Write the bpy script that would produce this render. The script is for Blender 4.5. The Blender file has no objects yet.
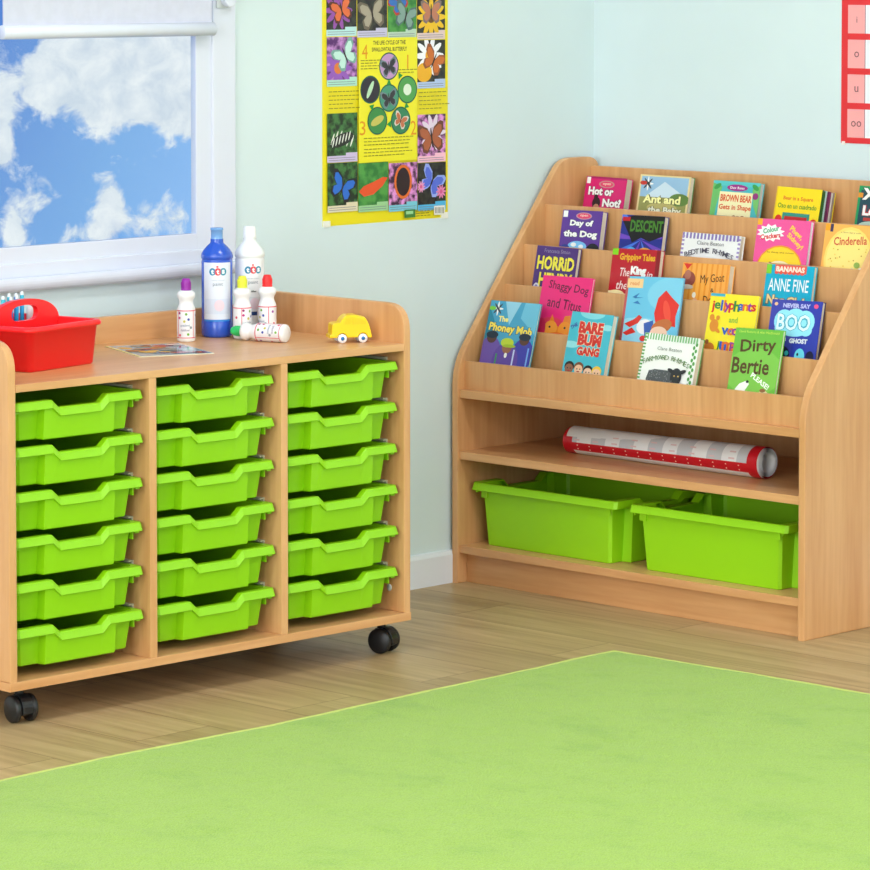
import bpy, bmesh, math, random
from mathutils import Matrix, Vector, noise
random.seed(7)
scene = bpy.context.scene
COL = scene.collection
R = math.radians

# ------------------------------------------------------------------ materials
def lin(c):
    return tuple(((v/255)/12.92 if v/255 <= 0.04045 else ((v/255+0.055)/1.055)**2.4) for v in c) + (1.0,)

def new_mat(name):
    m = bpy.data.materials.new(name); m.use_nodes = True
    nt = m.node_tree
    return m, nt, nt.nodes['Principled BSDF']

_cache = {}
def flat(c, rough=0.45, spec=0.5, name=None):
    k = (tuple(c), rough, spec)
    if k in _cache: return _cache[k]
    m, nt, b = new_mat(name or 'paint_%02x%02x%02x' % tuple(int(v) for v in c))
    b.inputs['Base Color'].default_value = lin(c)
    b.inputs['Roughness'].default_value = rough
    b.inputs['Specular IOR Level'].default_value = spec
    _cache[k] = m
    return m

def N(nt, t, **kw):
    n = nt.nodes.new(t)
    for k, v in kw.items(): setattr(n, k, v)
    return n

def ramp(nt, stops):
    r = N(nt, 'ShaderNodeValToRGB')
    while len(r.color_ramp.elements) > 1: r.color_ramp.elements.remove(r.color_ramp.elements[-1])
    for i, (p, c) in enumerate(stops):
        e = r.color_ramp.elements[0] if i == 0 else r.color_ramp.elements.new(p)
        e.position = p; e.color = lin(c)
    return r

def beech(axis, dark=(206, 148, 95), light=(225, 173, 120), rough=0.34):
    """laminated beech, grain along the given axis of the thing"""
    k = ('beech', axis, dark, light)
    if k in _cache: return _cache[k]
    m, nt, b = new_mat('beech_grain_' + axis)
    L = nt.links.new
    tc = N(nt, 'ShaderNodeTexCoord'); mp = N(nt, 'ShaderNodeMapping')
    s = {'x': (1.2, 19, 19), 'y': (19, 1.2, 19), 'z': (19, 19, 1.2)}[axis]
    mp.inputs['Scale'].default_value = s
    L(tc.outputs['Object'], mp.inputs['Vector'])
    n1 = N(nt, 'ShaderNodeTexNoise'); n1.inputs['Scale'].default_value = 1.0; n1.inputs['Detail'].default_value = 5
    n1.inputs['Distortion'].default_value = 0.6
    L(mp.outputs[0], n1.inputs['Vector'])
    mp2 = N(nt, 'ShaderNodeMapping'); mp2.inputs['Scale'].default_value = tuple(v*5 for v in s)
    L(tc.outputs['Object'], mp2.inputs['Vector'])
    n2 = N(nt, 'ShaderNodeTexNoise'); n2.inputs['Scale'].default_value = 1.0; n2.inputs['Detail'].default_value = 2
    L(mp2.outputs[0], n2.inputs['Vector'])
    mx = N(nt, 'ShaderNodeMath', operation='MULTIPLY_ADD'); mx.inputs[1].default_value = 0.35; 
    L(n2.outputs[0], mx.inputs[0]); 
    mx0 = N(nt, 'ShaderNodeMath', operation='MULTIPLY'); mx0.inputs[1].default_value = 0.65
    L(n1.outputs[0], mx0.inputs[0]); L(mx0.outputs[0], mx.inputs[2])
    rp = ramp(nt, [(0.34, dark), (0.66, light)])
    L(mx.outputs[0], rp.inputs[0]); L(rp.outputs[0], b.inputs['Base Color'])
    b.inputs['Roughness'].default_value = rough
    b.inputs['Specular IOR Level'].default_value = 0.5
    _cache[k] = m
    return m

def plastic(name, c, rough=0.32, noise_amt=0.0, trans=0.0):
    m, nt, b = new_mat(name)
    b.inputs['Base Color'].default_value = lin(c)
    b.inputs['Roughness'].default_value = rough
    if trans: b.inputs['Transmission Weight'].default_value = trans
    tc = N(nt, 'ShaderNodeTexCoord'); n = N(nt, 'ShaderNodeTexNoise'); n.inputs['Scale'].default_value = 900
    bp = N(nt, 'ShaderNodeBump'); bp.inputs['Strength'].default_value = 0.03; bp.inputs['Distance'].default_value = 0.001
    nt.links.new(tc.outputs['Object'], n.inputs['Vector']); nt.links.new(n.outputs[0], bp.inputs['Height'])
    nt.links.new(bp.outputs[0], b.inputs['Normal'])
    return m

def two_tone(name, c1, c2, scale, lo=0.4, hi=0.6, rough=0.4, detail=4):
    m, nt, b = new_mat(name)
    tc = N(nt, 'ShaderNodeTexCoord'); n = N(nt, 'ShaderNodeTexNoise'); n.inputs['Scale'].default_value = scale
    n.inputs['Detail'].default_value = detail
    rp = ramp(nt, [(lo, c1), (hi, c2)])
    nt.links.new(tc.outputs['Object'], n.inputs['Vector']); nt.links.new(n.outputs[0], rp.inputs[0])
    nt.links.new(rp.outputs[0], b.inputs['Base Color']); b.inputs['Roughness'].default_value = rough
    return m

# ------------------------------------------------------------------ mesh builder
class MB:
    def __init__(self):
        self.v = []; self.f = []; self.mi = []; self.sm = []; self.mats = []
    def slot(self, m):
        if m not in self.mats: self.mats.append(m)
        return self.mats.index(m)
    def add(self, verts, faces, mat, M=None, smooth=False):
        o = len(self.v)
        for p in verts:
            p = Vector(p)
            self.v.append(M @ p if M is not None else p)
        s = self.slot(mat)
        for f in faces:
            self.f.append([i + o for i in f]); self.mi.append(s); self.sm.append(smooth)
        return self
    def box(self, lo, hi, mat, M=None, bev=0.0):
        x0, y0, z0 = lo; x1, y1, z1 = hi
        if bev > 0:
            bm = bmesh.new(); bmesh.ops.create_cube(bm, size=1)
            for v in bm.verts:
                v.co = Vector(((x0+x1)/2 + v.co.x*(x1-x0), (y0+y1)/2 + v.co.y*(y1-y0), (z0+z1)/2 + v.co.z*(z1-z0)))
            bmesh.ops.bevel(bm, geom=bm.edges[:], offset=bev, segments=2, profile=0.6, affect='EDGES')
            self.bm(bm, mat, M); return self
        vs = [(x0,y0,z0),(x1,y0,z0),(x1,y1,z0),(x0,y1,z0),(x0,y0,z1),(x1,y0,z1),(x1,y1,z1),(x0,y1,z1)]
        fs = [(3,2,1,0),(4,5,6,7),(0,1,5,4),(1,2,6,5),(2,3,7,6),(3,0,4,7)]
        return self.add(vs, fs, mat, M)
    def bm(self, bm, mat, M=None, smooth=False):
        bm.verts.ensure_lookup_table(); bm.verts.index_update()
        self.add([v.co.copy() for v in bm.verts], [[v.index for v in f.verts] for f in bm.faces], mat, M, smooth)
        bm.free()
    def prism(self, poly, a, b, mat, axis='y', M=None, bev=0.0, smooth=False):
        """extrude a 2-D polygon from a to b along the axis (polygon in the other two axes)"""
        def P(p, t):
            if axis == 'y': return (p[0], t, p[1])
            if axis == 'x': return (t, p[0], p[1])
            return (p[0], p[1], t)
        bm = bmesh.new()
        lo = [bm.verts.new(P(p, a)) for p in poly]; hi = [bm.verts.new(P(p, b)) for p in poly]
        n = len(poly)
        bm.faces.new(lo); bm.faces.new(list(reversed(hi)))
        for i in range(n): bm.faces.new((lo[i], hi[i], hi[(i+1) % n], lo[(i+1) % n]))
        bmesh.ops.recalc_face_normals(bm, faces=bm.faces[:])
        if bev > 0:
            es = [e for e in bm.edges if any(len(f.verts) == n for f in e.link_faces) and len(e.link_faces) == 2 and n != 4 or n == 4]
            bmesh.ops.bevel(bm, geom=es, offset=bev, segments=2, profile=0.6, affect='EDGES')
        self.bm(bm, mat, M, smooth); return self
    def lathe(self, prof, mat, M=None, seg=36, smooth=True, a0=0.0, a1=2*math.pi, mats=None):
        """revolve (r, z) pairs about z"""
        full = abs(a1 - a0 - 2*math.pi) < 1e-6
        cols = seg if full else seg + 1
        vs = []; 
        for r, z in prof:
            for i in range(cols):
                a = a0 + (a1-a0)*i/seg
                vs.append((r*math.cos(a), r*math.sin(a), z))
        for k in range(len(prof)-1):
            fs = []
            for i in range(seg):
                j = (i+1) % cols
                fs.append((k*cols+i, k*cols+j, (k+1)*cols+j, (k+1)*cols+i))
            if k == 0: self.add(vs, fs, mats[0] if mats else mat, M, smooth); base = len(self.v) - len(vs)
            else:
                s = self.slot(mats[k] if mats else mat)
                for f in fs: self.f.append([q+base for q in f]); self.mi.append(s); self.sm.append(smooth)
        return self
    def tube(self, a, b, r, mat, M=None, seg=24, r2=None, caps=True):
        a = Vector(a); b = Vector(b); d = b - a; L = d.length
        T = Matrix.Translation(a) @ d.to_track_quat('Z', 'Y').to_matrix().to_4x4()
        r2 = r if r2 is None else r2
        e = min(0.0008, r*0.2)
        prof = ([(0, 0)] if caps else []) + [(r-e, 0), (r, e), (r2, L-e), (r2-e, L)] + ([(0, L)] if caps else [])
        return self.lathe(prof, mat, (M @ T) if M is not None else T, seg)
    # printing: flat shapes on the plane z = layer of M
    def poly(self, pts, z, mat, M):
        return self.add([(x, y, z) for x, y in pts], [list(range(len(pts)))], mat, M)
    def ell(self, cx, cy, rx, ry, z, mat, M, rot=0, n=20):
        c, s = math.cos(rot), math.sin(rot)
        pts = []
        for i in range(n):
            a = 2*math.pi*i/n; x, y = rx*math.cos(a), ry*math.sin(a)
            pts.append((cx + c*x - s*y, cy + s*x + c*y))
        return self.poly(pts, z, mat, M)
    def strips(self, fn, x0, x1, z, mat, n=10):
        for i in range(n):
            a, b = x0+(x1-x0)*i/n, x0+(x1-x0)*(i+1)/n
            (al, ah), (bl, bh) = fn(a), fn(b)
            self.add([(a, al, z), (b, bl, z), (b, bh, z), (a, ah, z)], [(0, 1, 2, 3)], mat)
        return self
    def ells(self, cx, cy, rx, ry, z, mat, n=12):
        f = lambda x: (lambda q: (cy-ry*q, cy+ry*q))(math.sqrt(max(0, 1-((x-cx)/rx)**2)))
        return self.strips(f, cx-rx*.999, cx+rx*.999, z, mat, n)
    def recs(self, x0, y0, x1, y1, z, mat, n=12): return self.strips(lambda x: (y0, y1), x0, x1, z, mat, n)
    def text(self, s, cx, cy, h, z, mat, M, rot=0.0, w=None, bold=0.0, shear=0.0, kx=None):
        cu = bpy.data.curves.new('lettering', 'FONT'); cu.body = s; cu.size = 1.0; cu.resolution_u = 2
        cu.offset = bold; cu.shear = shear
        ob = bpy.data.objects.new('lettering', cu); COL.objects.link(ob)
        dg = bpy.context.evaluated_depsgraph_get()
        me = bpy.data.meshes.new_from_object(ob.evaluated_get(dg))
        vs = [v.co.copy() for v in me.vertices]; fs = [list(p.vertices) for p in me.polygons]
        bpy.data.objects.remove(ob); bpy.data.curves.remove(cu); bpy.data.meshes.remove(me)
        if not vs: return self
        x0 = min(v.x for v in vs); x1 = max(v.x for v in vs); y0 = min(v.y for v in vs); y1 = max(v.y for v in vs)
        k = h / max(y1-y0, 1e-6); kx = (k if kx is None else kx/max(y1-y0, 1e-6)) if w is None else w / max(x1-x0, 1e-6)
        c, sn = math.cos(rot), math.sin(rot)
        out = []
        for v in vs:
            x = (v.x-(x0+x1)/2)*kx; y = (v.y-(y0+y1)/2)*k
            out.append((cx + c*x - sn*y, cy + sn*x + c*y, z))
        return self.add(out, fs, mat, M)
    def build(self, name, parent=None, origin=(0, 0, 0), Minv=None):
        me = bpy.data.meshes.new(name)
        o = Vector(origin)
        vs = [(Minv @ v) if Minv is not None else (v - o) for v in self.v]
        me.from_pydata([tuple(v) for v in vs], [], self.f)
        for m in self.mats: me.materials.append(m)
        me.polygons.foreach_set('material_index', self.mi)
        me.polygons.foreach_set('use_smooth', self.sm)
        me.update()
        ob = bpy.data.objects.new(name, me); COL.objects.link(ob)
        if parent is not None: ob.parent = parent
        return ob

def tag(o, label, cat, group=None, kind=None):
    if label: o['label'] = label
    if cat: o['category'] = cat
    if group: o['group'] = group
    if kind: o['kind'] = kind
    return o
def thing(name, label, cat, M=None, group=None):
    o = bpy.data.objects.new(name, None); COL.objects.link(o); o.empty_display_size = 0.05
    if M is not None: o.matrix_world = M
    return tag(o, label, cat, group)
def structure(o):
    o['kind'] = 'structure'; return o
def clip(pts, x0, y0, x1, y1):
    """cut a polygon to a rectangle"""
    for ax, lim, sg in ((0, x0, 1), (0, x1, -1), (1, y0, 1), (1, y1, -1)):
        out = []
        for i in range(len(pts)):
            a, b = pts[i-1], pts[i]
            ia, ib = (a[ax]-lim)*sg >= 0, (b[ax]-lim)*sg >= 0
            if ia != ib:
                t = (lim-a[ax])/(b[ax]-a[ax]); out.append((a[0]+t*(b[0]-a[0]), a[1]+t*(b[1]-a[1])))
            if ib: out.append(b)
        pts = out
        if len(pts) < 3: return []
    return pts
def ellpts(cx, cy, rx, ry, rot=0, n=20):
    c, s = math.cos(rot), math.sin(rot)
    return [(cx + c*rx*math.cos(2*math.pi*i/n) - s*ry*math.sin(2*math.pi*i/n), cy + s*rx*math.cos(2*math.pi*i/n) + c*ry*math.sin(2*math.pi*i/n)) for i in range(n)]
def bez(p0, p1, p2, n=6):
    return [((1-t)**2*p0[0]+2*t*(1-t)*p1[0]+t*t*p2[0], (1-t)**2*p0[1]+2*t*(1-t)*p1[1]+t*t*p2[1]) for t in [i/n for i in range(n+1)]]
def copy_tree(root, label=None):
    r = root.copy(); COL.objects.link(r)
    if label: r['label'] = label
    for ch in list(root.children):
        c = ch.copy(); COL.objects.link(c); c.parent = r
        for g in list(ch.children):
            d = g.copy(); COL.objects.link(d); d.parent = c
    return r

BX = beech('x'); BY = beech('y'); BZ = beech('z')
EDGE_Z = BZ; EDGE_X = BX; EDGE_Y = BY

# ------------------------------------------------------------------ room
YW = 5.7565      # face of the window wall
XW = 6.500       # face of the wall behind the bookcase
CEIL = 2.75
X0, Y0 = -2.6, -2.4
wall_m = two_tone('mint_wall_paint', (213, 228, 231), (216, 231, 234), 3.0, rough=0.7)
wall_r = two_tone('pale_mint_wall_paint', (213, 228, 233), (216, 231, 236), 3.0, rough=0.7)
white_m = flat((232, 237, 245), 0.35, name='white_paint')
upvc = flat((220, 224, 238), 0.25, name='white_window_plastic')

m, nt, b = new_mat('oak_vinyl_floor')
L = nt.links.new
tc = N(nt, 'ShaderNodeTexCoord')
mp = N(nt, 'ShaderNodeMapping'); mp.inputs['Rotation'].default_value = (0, 0, R(90))
L(tc.outputs['Object'], mp.inputs['Vector'])
br = N(nt, 'ShaderNodeTexBrick'); br.inputs['Scale'].default_value = 1.0
br.inputs['Brick Width'].default_value = 1.25; br.inputs['Row Height'].default_value = 0.19
br.inputs['Mortar Size'].default_value = 0.0010; br.inputs['Mortar Smooth'].default_value = 0.1; br.offset = 0.37
br.inputs['Color1'].default_value = (0, 0, 0, 1); br.inputs['Color2'].default_value = (1, 1, 1, 1); br.inputs['Mortar'].default_value = (0.5, 0.5, 0.5, 1)
L(mp.outputs[0], br.inputs['Vector'])
mg = N(nt, 'ShaderNodeMapping'); mg.inputs['Scale'].default_value = (26, 1.6, 1)
L(tc.outputs['Object'], mg.inputs['Vector'])
sh = N(nt, 'ShaderNodeVectorMath', operation='MULTIPLY_ADD'); sh.inputs[1].default_value = (9, 5, 3)
L(br.outputs['Color'], sh.inputs[0]); L(mg.outputs[0], sh.inputs[2])
n1 = N(nt, 'ShaderNodeTexNoise'); n1.inputs['Scale'].default_value = 1.0; n1.inputs['Detail'].default_value = 6; n1.inputs['Distortion'].default_value = 1.2
L(sh.outputs[0], n1.inputs['Vector'])
rp = ramp(nt, [(0.30, (166, 138, 98)), (0.50, (186, 158, 114)), (0.72, (202, 174, 130))])
L(n1.outputs[0], rp.inputs[0])
tn = N(nt, 'ShaderNodeMix', data_type='RGBA', blend_type='MULTIPLY'); tn.inputs['Factor'].default_value = 1.0
tr = ramp(nt, [(0.0, (232, 232, 228)), (1.0, (255, 255, 255))]); L(br.outputs['Color'], tr.inputs[0])
L(rp.outputs[0], tn.inputs['A']); L(tr.outputs[0], tn.inputs['B'])
dk = N(nt, 'ShaderNodeMix', data_type='RGBA', blend_type='MIX')
L(br.outputs['Fac'], dk.inputs['Factor']); L(tn.outputs['Result'], dk.inputs['A']); dk.inputs['B'].default_value = lin((112, 84, 56))
L(dk.outputs['Result'], b.inputs['Base Color'])
b.inputs['Roughness'].default_value = 0.42
floor_m = m

structure(MB().box((X0, Y0, -0.1), (XW, YW, 0.0), floor_m).build('floor'))
structure(MB().box((X0, Y0, CEIL), (XW, YW, CEIL+0.1), white_m).build('ceiling'))
# window wall with its opening
WX0, WX1, WZ0, WZ1 = 3.55, 5.262, 0.815, 2.05
WT = 0.22
w = MB()
w.box((X0, YW, -0.1), (WX0, YW+WT, CEIL+0.1), wall_m)
w.prism([(WX1, YW), (XW+0.2, YW), (XW+0.2, YW+WT), (WX1+0.28, YW+WT)], -0.1, CEIL+0.1, wall_m, axis='z')   # splayed reveal
w.prism([(YW, -0.1), (YW+WT, -0.1), (YW+WT, WZ0-0.06), (YW, WZ0)], WX0, WX1, wall_m, axis='x')
w.box((WX0, YW, WZ1), (WX1, YW+0.05, CEIL+0.1), wall_m)
structure(w.build('wall_left'))
structure(MB().box((XW, Y0, -0.1), (XW+0.2, YW, CEIL+0.1), wall_r).build('wall_right'))
structure(MB().box((X0-0.2, Y0, -0.1), (X0, YW, CEIL+0.1), wall_m).build('wall_back'))
structure(MB().box((X0-0.2, Y0-0.2, -0.1), (XW+0.2, Y0, CEIL+0.1), wall_m).build('wall_front'))
sk = [(0, 0), (-0.014, 0), (-0.014, 0.066), (-0.010, 0.074), (0, 0.076)]
structure(MB().prism([(YW+p[0], p[1]) for p in sk], X0, XW, white_m, axis='x').build('baseboard_left'))
structure(MB().prism([(XW+p[0], p[1]) for p in sk], Y0, YW-0.014, white_m, axis='y').build('baseboard_right'))

# window: frame, sash, pane, sill
win = structure(bpy.data.objects.new('window_1', None)); COL.objects.link(win)
def ring(mb, x0, x1, z0, z1, t_l, t_r, t_b, t_t, ya, yb, mat, bev):
    mb.box((x0, ya, z0), (x0+t_l, yb, z1), mat, bev=bev); mb.box((x1-t_r, ya, z0), (x1, yb, z1), mat, bev=bev)
    mb.box((x0+t_l-0.002, ya, z0), (x1-t_r+0.002, yb, z0+t_b), mat, bev=bev); mb.box((x0+t_l-0.002, ya, z1-t_t), (x1-t_r+0.002, yb, z1), mat, bev=bev)
fr = MB(); ring(fr, 3.48, 5.322, 0.79, 2.12, 0.07, 0.066, 0.03, 0.07, YW-0.012, YW+0.012, upvc, 0.003); fr.build('window_frame', win)
sa = MB(); ring(sa, 3.55, 5.257, 0.818, 2.052, 0.05, 0.045, 0.036, 0.05, YW-0.005, YW+0.012, upvc, 0.002)
sa.build('sash', win)
gm, nt, b = new_mat('window_glass')
nt.nodes.remove(b)
tr_ = N(nt, 'ShaderNodeBsdfTransparent'); gl = N(nt, 'ShaderNodeBsdfGlossy'); gl.inputs['Roughness'].default_value = 0.02
ms = N(nt, 'ShaderNodeMixShader'); ms.inputs[0].default_value = 0.04
tr_.inputs['Color'].default_value = (0.97, 0.985, 0.98, 1)
nt.links.new(tr_.outputs[0], ms.inputs[1]); nt.links.new(gl.outputs[0], ms.inputs[2])
nt.links.new(ms.outputs[0], nt.nodes['Material Output'].inputs['Surface'])
MB().box((3.595, YW-0.001, 0.85), (5.215, YW+0.004, 2.005), gm).build('pane', win)
sp = [(YW, 0.79), (YW-0.026, 0.792)] + bez((YW-0.03, 0.789), (YW-0.034, 0.778), (YW-0.027, 0.768), 4) + [(YW-0.02, 0.763), (YW, 0.763)]
MB().prism(sp, 3.46, 5.318, upvc, axis='x').build('window_sill', win)

# roller blind in front of the upper window
bl = thing('roller_blind', 'white roller blind half lowered over the window', 'blind', Matrix.Translation((4.95, YW-0.03, 1.28)))
blm = two_tone('blind_fabric', (206, 207, 226), (210, 211, 230), 40, rough=0.8)
MB().box((-0.285, -0.001, 0.015), (0.285, 0.0015, 0.80), blm).build('fabric', bl)
t = MB(); t.tube((-0.290, 0, 0.014), (0.290, 0, 0.012), 0.0145, upvc, seg=20); t.build('bottom_bar', bl)
t = MB(); t.tube((-0.286, 0, 0.80), (0.286, 0, 0.80), 0.02, upvc, seg=20); t.build('roller', bl)
for sx in (-0.289, 0.289):
    MB().box((sx-0.003, -0.026, 0.77), (sx+0.003, 0.0175, 0.83), upvc).build('bracket', bl)
cg = thing('cord_guide', 'small white blind cord guide at the top right of the window frame', 'cord guide', Matrix.Translation((5.283, YW-0.0125, 1.40)))
MB().box((-0.02, -0.004, -0.064), (0.012, 0, 0.06), flat((205, 210, 214), 0.4), bev=0.0015).build('shadow_plate', cg)  # grey plate stands in for the shadow left of the guide
t = MB(); t.prism([(0.016*math.cos(a)+0.006, 0.016*math.sin(a)-0.046) for a in [math.pi+math.pi*i/12 for i in range(13)]] + [(0.022, 0.06), (-0.010, 0.06)], -0.022, -0.004, upvc, bev=0.003); t.build('cover', cg)

# ------------------------------------------------------------------ sky (seen through the window)
wd = bpy.data.worlds.new('sky'); scene.world = wd; wd.use_nodes = True
nt = wd.node_tree; bg = nt.nodes['Background']; L = nt.links.new
tc = N(nt, 'ShaderNodeTexCoord'); sx = N(nt, 'ShaderNodeSeparateXYZ'); L(tc.outputs['Generated'], sx.inputs[0])
def Mth(op, a, b_=None, c_=None):
    n = N(nt, 'ShaderNodeMath', operation=op)
    for i, v in enumerate((a, b_, c_)):
        if v is None: continue
        if isinstance(v, (int, float)): n.inputs[i].default_value = v
        else: L(v, n.inputs[i])
    return n.outputs[0]
ya = Mth('MAXIMUM', Mth('ABSOLUTE', sx.outputs[1]), 0.05)
U = Mth('DIVIDE', sx.outputs[0], ya); V = Mth('DIVIDE', sx.outputs[2], ya)
# sky plate coordinates: hundredths of the visible pane
PX = Mth('MULTIPLY', Mth('SUBTRACT', U, 0.8125), 1/0.000477/100)
PY = Mth('MULTIPLY', Mth('SUBTRACT', -0.0176, V), 1/0.000361/100)
cb = N(nt, 'ShaderNodeCombineXYZ'); L(PX, cb.inputs[0]); L(PY, cb.inputs[1])
nz = N(nt, 'ShaderNodeTexNoise'); nz.inputs['Scale'].default_value = 3.4; nz.inputs['Detail'].default_value = 7; nz.inputs['Roughness'].default_value = 0.62
nz.inputs['Distortion'].default_value = 0.4
L(cb.outputs[0], nz.inputs['Vector'])
dens = None
BL = [ # cx, cy, rx, ry, weight : cloud banks
 (1.35, .62, .80, .48, 1.5), (1.78, .78, .42, .42, 1.3), (1.9, 1.18, .22, .2, .8), (.75, .72, .42, .38, 1.0), (1.05, 1.02, .22, .34, .85), (1.85, .95, .30, .40, 1.0), (.45, .88, .22, .24, .75), (1.4, .98, .16, .22, .6),
 (.02, 1.15, .17, .50, .85), (.02, 1.55, .12, .14, .6), (.42, 1.92, .17, .24, .62), (1.07, 2.15, .18, .38, .95), (.16, 2.25, .16, .32, .75), (1.5, 2.28, .26, .22, .62), (.72, 2.38, .22, .16, .5), (1.78, 2.25, .10, .22, .45)]
for cx, cy, rx, ry, wt in BL:
    dx = Mth('DIVIDE', Mth('SUBTRACT', PX, cx), rx); dy = Mth('DIVIDE', Mth('SUBTRACT', PY, cy), ry)
    q = Mth('ADD', Mth('MULTIPLY', dx, dx), Mth('MULTIPLY', dy, dy))
    g = Mth('MULTIPLY', Mth('EXPONENT', Mth('MULTIPLY', q, -1.0)), wt)
    dens = g if dens is None else Mth('ADD', dens, g)
far = N(nt, 'ShaderNodeTexNoise'); far.inputs['Scale'].default_value = .55; far.inputs['Detail'].default_value = 3; L(cb.outputs[0], far.inputs['Vector'])
away = Mth('MAXIMUM', Mth('MULTIPLY_ADD', PX, -3.0, -.9), Mth('MULTIPLY_ADD', PX, 3.0, -6.6)); away.node.use_clamp = True
dens = Mth('ADD', dens, Mth('MULTIPLY', away, Mth('MULTIPLY_ADD', far.outputs[0], 6.0, -2.9)))
dn = Mth('ADD', Mth('MAXIMUM', Mth('MINIMUM', dens, 1.1), -.5), Mth('MULTIPLY', Mth('SUBTRACT', nz.outputs[0], 0.5), 1.9))
cl = ramp(nt, [(0.30, (0, 0, 0)), (0.66, (255, 255, 255))]); L(dn, cl.inputs[0])
skyc = ramp(nt, [(0.0, (84, 132, 212)), (0.55, (120, 172, 232)), (1.0, (142, 190, 248))])
L(Mth('MULTIPLY_ADD', PX, 0.30, Mth('MULTIPLY', PY, 0.14)), skyc.inputs[0])
cwh = ramp(nt, [(0.35, (205, 217, 232)), (0.65, (236, 241, 247))]); L(nz.outputs[0], cwh.inputs[0])
mix = N(nt, 'ShaderNodeMix', data_type='RGBA'); L(cl.outputs[0], mix.inputs['Factor']); L(skyc.outputs[0], mix.inputs['A']); L(cwh.outputs[0], mix.inputs['B'])
L(mix.outputs['Result'], bg.inputs['Color']); bg.inputs['Strength'].default_value = 1.05

# ------------------------------------------------------------------ tray unit on castors
MA = Matrix.Translation((4.2731, 5.2390, 0)) @ Matrix.Rotation(-0.02338, 4, 'Z')
PITCH, BT = 0.343, 0.018
WA = 3*PITCH + BT
DA = 0.458
unit = thing('tray_storage_unit', 'low beech storage unit on black castors filled with green trays', 'storage unit', MA)
bb = MB(); bb.box((-0.001, -0.001, 0.0718), (WA+0.001, DA, 0.0889), BX, bev=0.0012); bb.build('bottom_board', unit)
tb = MB(); tb.box((BT, 0, 0.635), (WA-BT, DA, 0.6498), BX, bev=0.001); tb.build('top_board', unit)
r = 0.058
prof = [(0, 0.0889), (0, 0.731-r)] + bez((0, 0.731-r), (0, 0.731), (r, 0.731), 8)[1:] + [(DA, 0.731), (DA, 0.0889)]
for xa in (0, WA-BT):
    s = MB(); s.prism(prof, xa, xa+BT, BZ, axis='x', bev=0.0028); s.build('side_panel', unit)
for k in (1, 2):
    d = MB(); d.box((k*PITCH, 0, 0.0889), (k*PITCH+BT, DA-0.014, 0.635), BZ, bev=0.0012); d.build('divider', unit)
bp = MB(); bp.box((BT, 0.440, 0.0889), (WA-BT, 0.456, 0.704), BX, bev=0.0012); bp.build('back_panel', unit)
lk = MB(); lk.tube((WA-BT-0.001, 0.045, 0.137), (WA-BT+0.001, 0.045, 0.137), 0.0075, flat((190, 192, 190), 0.3)); lk.build('cam_lock', unit)
TOPS = [0.184 + 0.0858*k for k in range(6)][::-1]
run_m = plastic('clear_runner_plastic', (176, 176, 150), 0.35)
def runner():
    mb = MB()
    for s, x in ((0, 0), ):
        pass
    return mb
for c in range(3):
    xl, xr = c*PITCH+BT, (c+1)*PITCH
    for zt in TOPS:
        for sgn, xs in ((1, xl), (-1, xr)):
            mb = MB()
            mb.box((min(xs, xs+sgn*0.004), 0.05, zt-0.028), (max(xs, xs+sgn*0.004), 0.43, zt+0.006), run_m)
            mb.box((min(xs+sgn*0.004, xs+sgn*0.0125), 0.05, zt-0.028), (max(xs+sgn*0.004, xs+sgn*0.0125), 0.43, zt-0.0245), run_m)
            mb.box((min(xs+sgn*0.004, xs+sgn*0.0125), 0.05, zt+0.003), (max(xs+sgn*0.004, xs+sgn*0.0125), 0.43, zt+0.006), run_m)
            o = mb.build('runner', unit)
blk = plastic('black_castor_plastic', (26, 27, 30), 0.35)
def castor(x, y, ang):
    M = Matrix.Translation((x, y, 0)) @ Matrix.Rotation(ang, 4, 'Z')
    c = bpy.data.objects.new('castor', None); COL.objects.link(c); c.parent = unit
    for s in (-1, 1):
        wb = MB(); wb.lathe([(0, 0.0075), (0.019, 0.0078), (0.022, 0.006), (0.025, 0.0055), (0.0265, 0.003), (0.0265, -0.004), (0.024, -0.006), (0, -0.006)], blk,
                 M @ Matrix.Translation((s*0.0180, 0, 0.0265)) @ Matrix.Rotation(R(90)*s, 4, 'Y'), seg=32)
        wb.build('wheel', c)
    h = MB()
    arc = [(0.0275*math.cos(a), 0.0275+0.027*math.sin(a)) for a in [R(20)+R(150)*i/12 for i in range(13)]] + [(-0.027, 0.020), (-0.018, 0.015), (0.015, 0.018)]
    h.prism(arc, -0.0115, 0.0115, blk, axis='x', M=M, bev=0.001)
    h.tube((0, 0.006, 0.05), (0, 0.006, 0.066), 0.009, blk, M)
    h.box((-0.022, -0.018, 0.064), (0.022, 0.028, 0.0718), blk, M, bev=0.001)
    h.build('hood', c)
castor(0.062, 0.047, R(-8)); castor(1.024, 0.056, R(15)); castor(0.06, 0.40, R(-20)); castor(1.0, 0.40, R(15))

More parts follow.
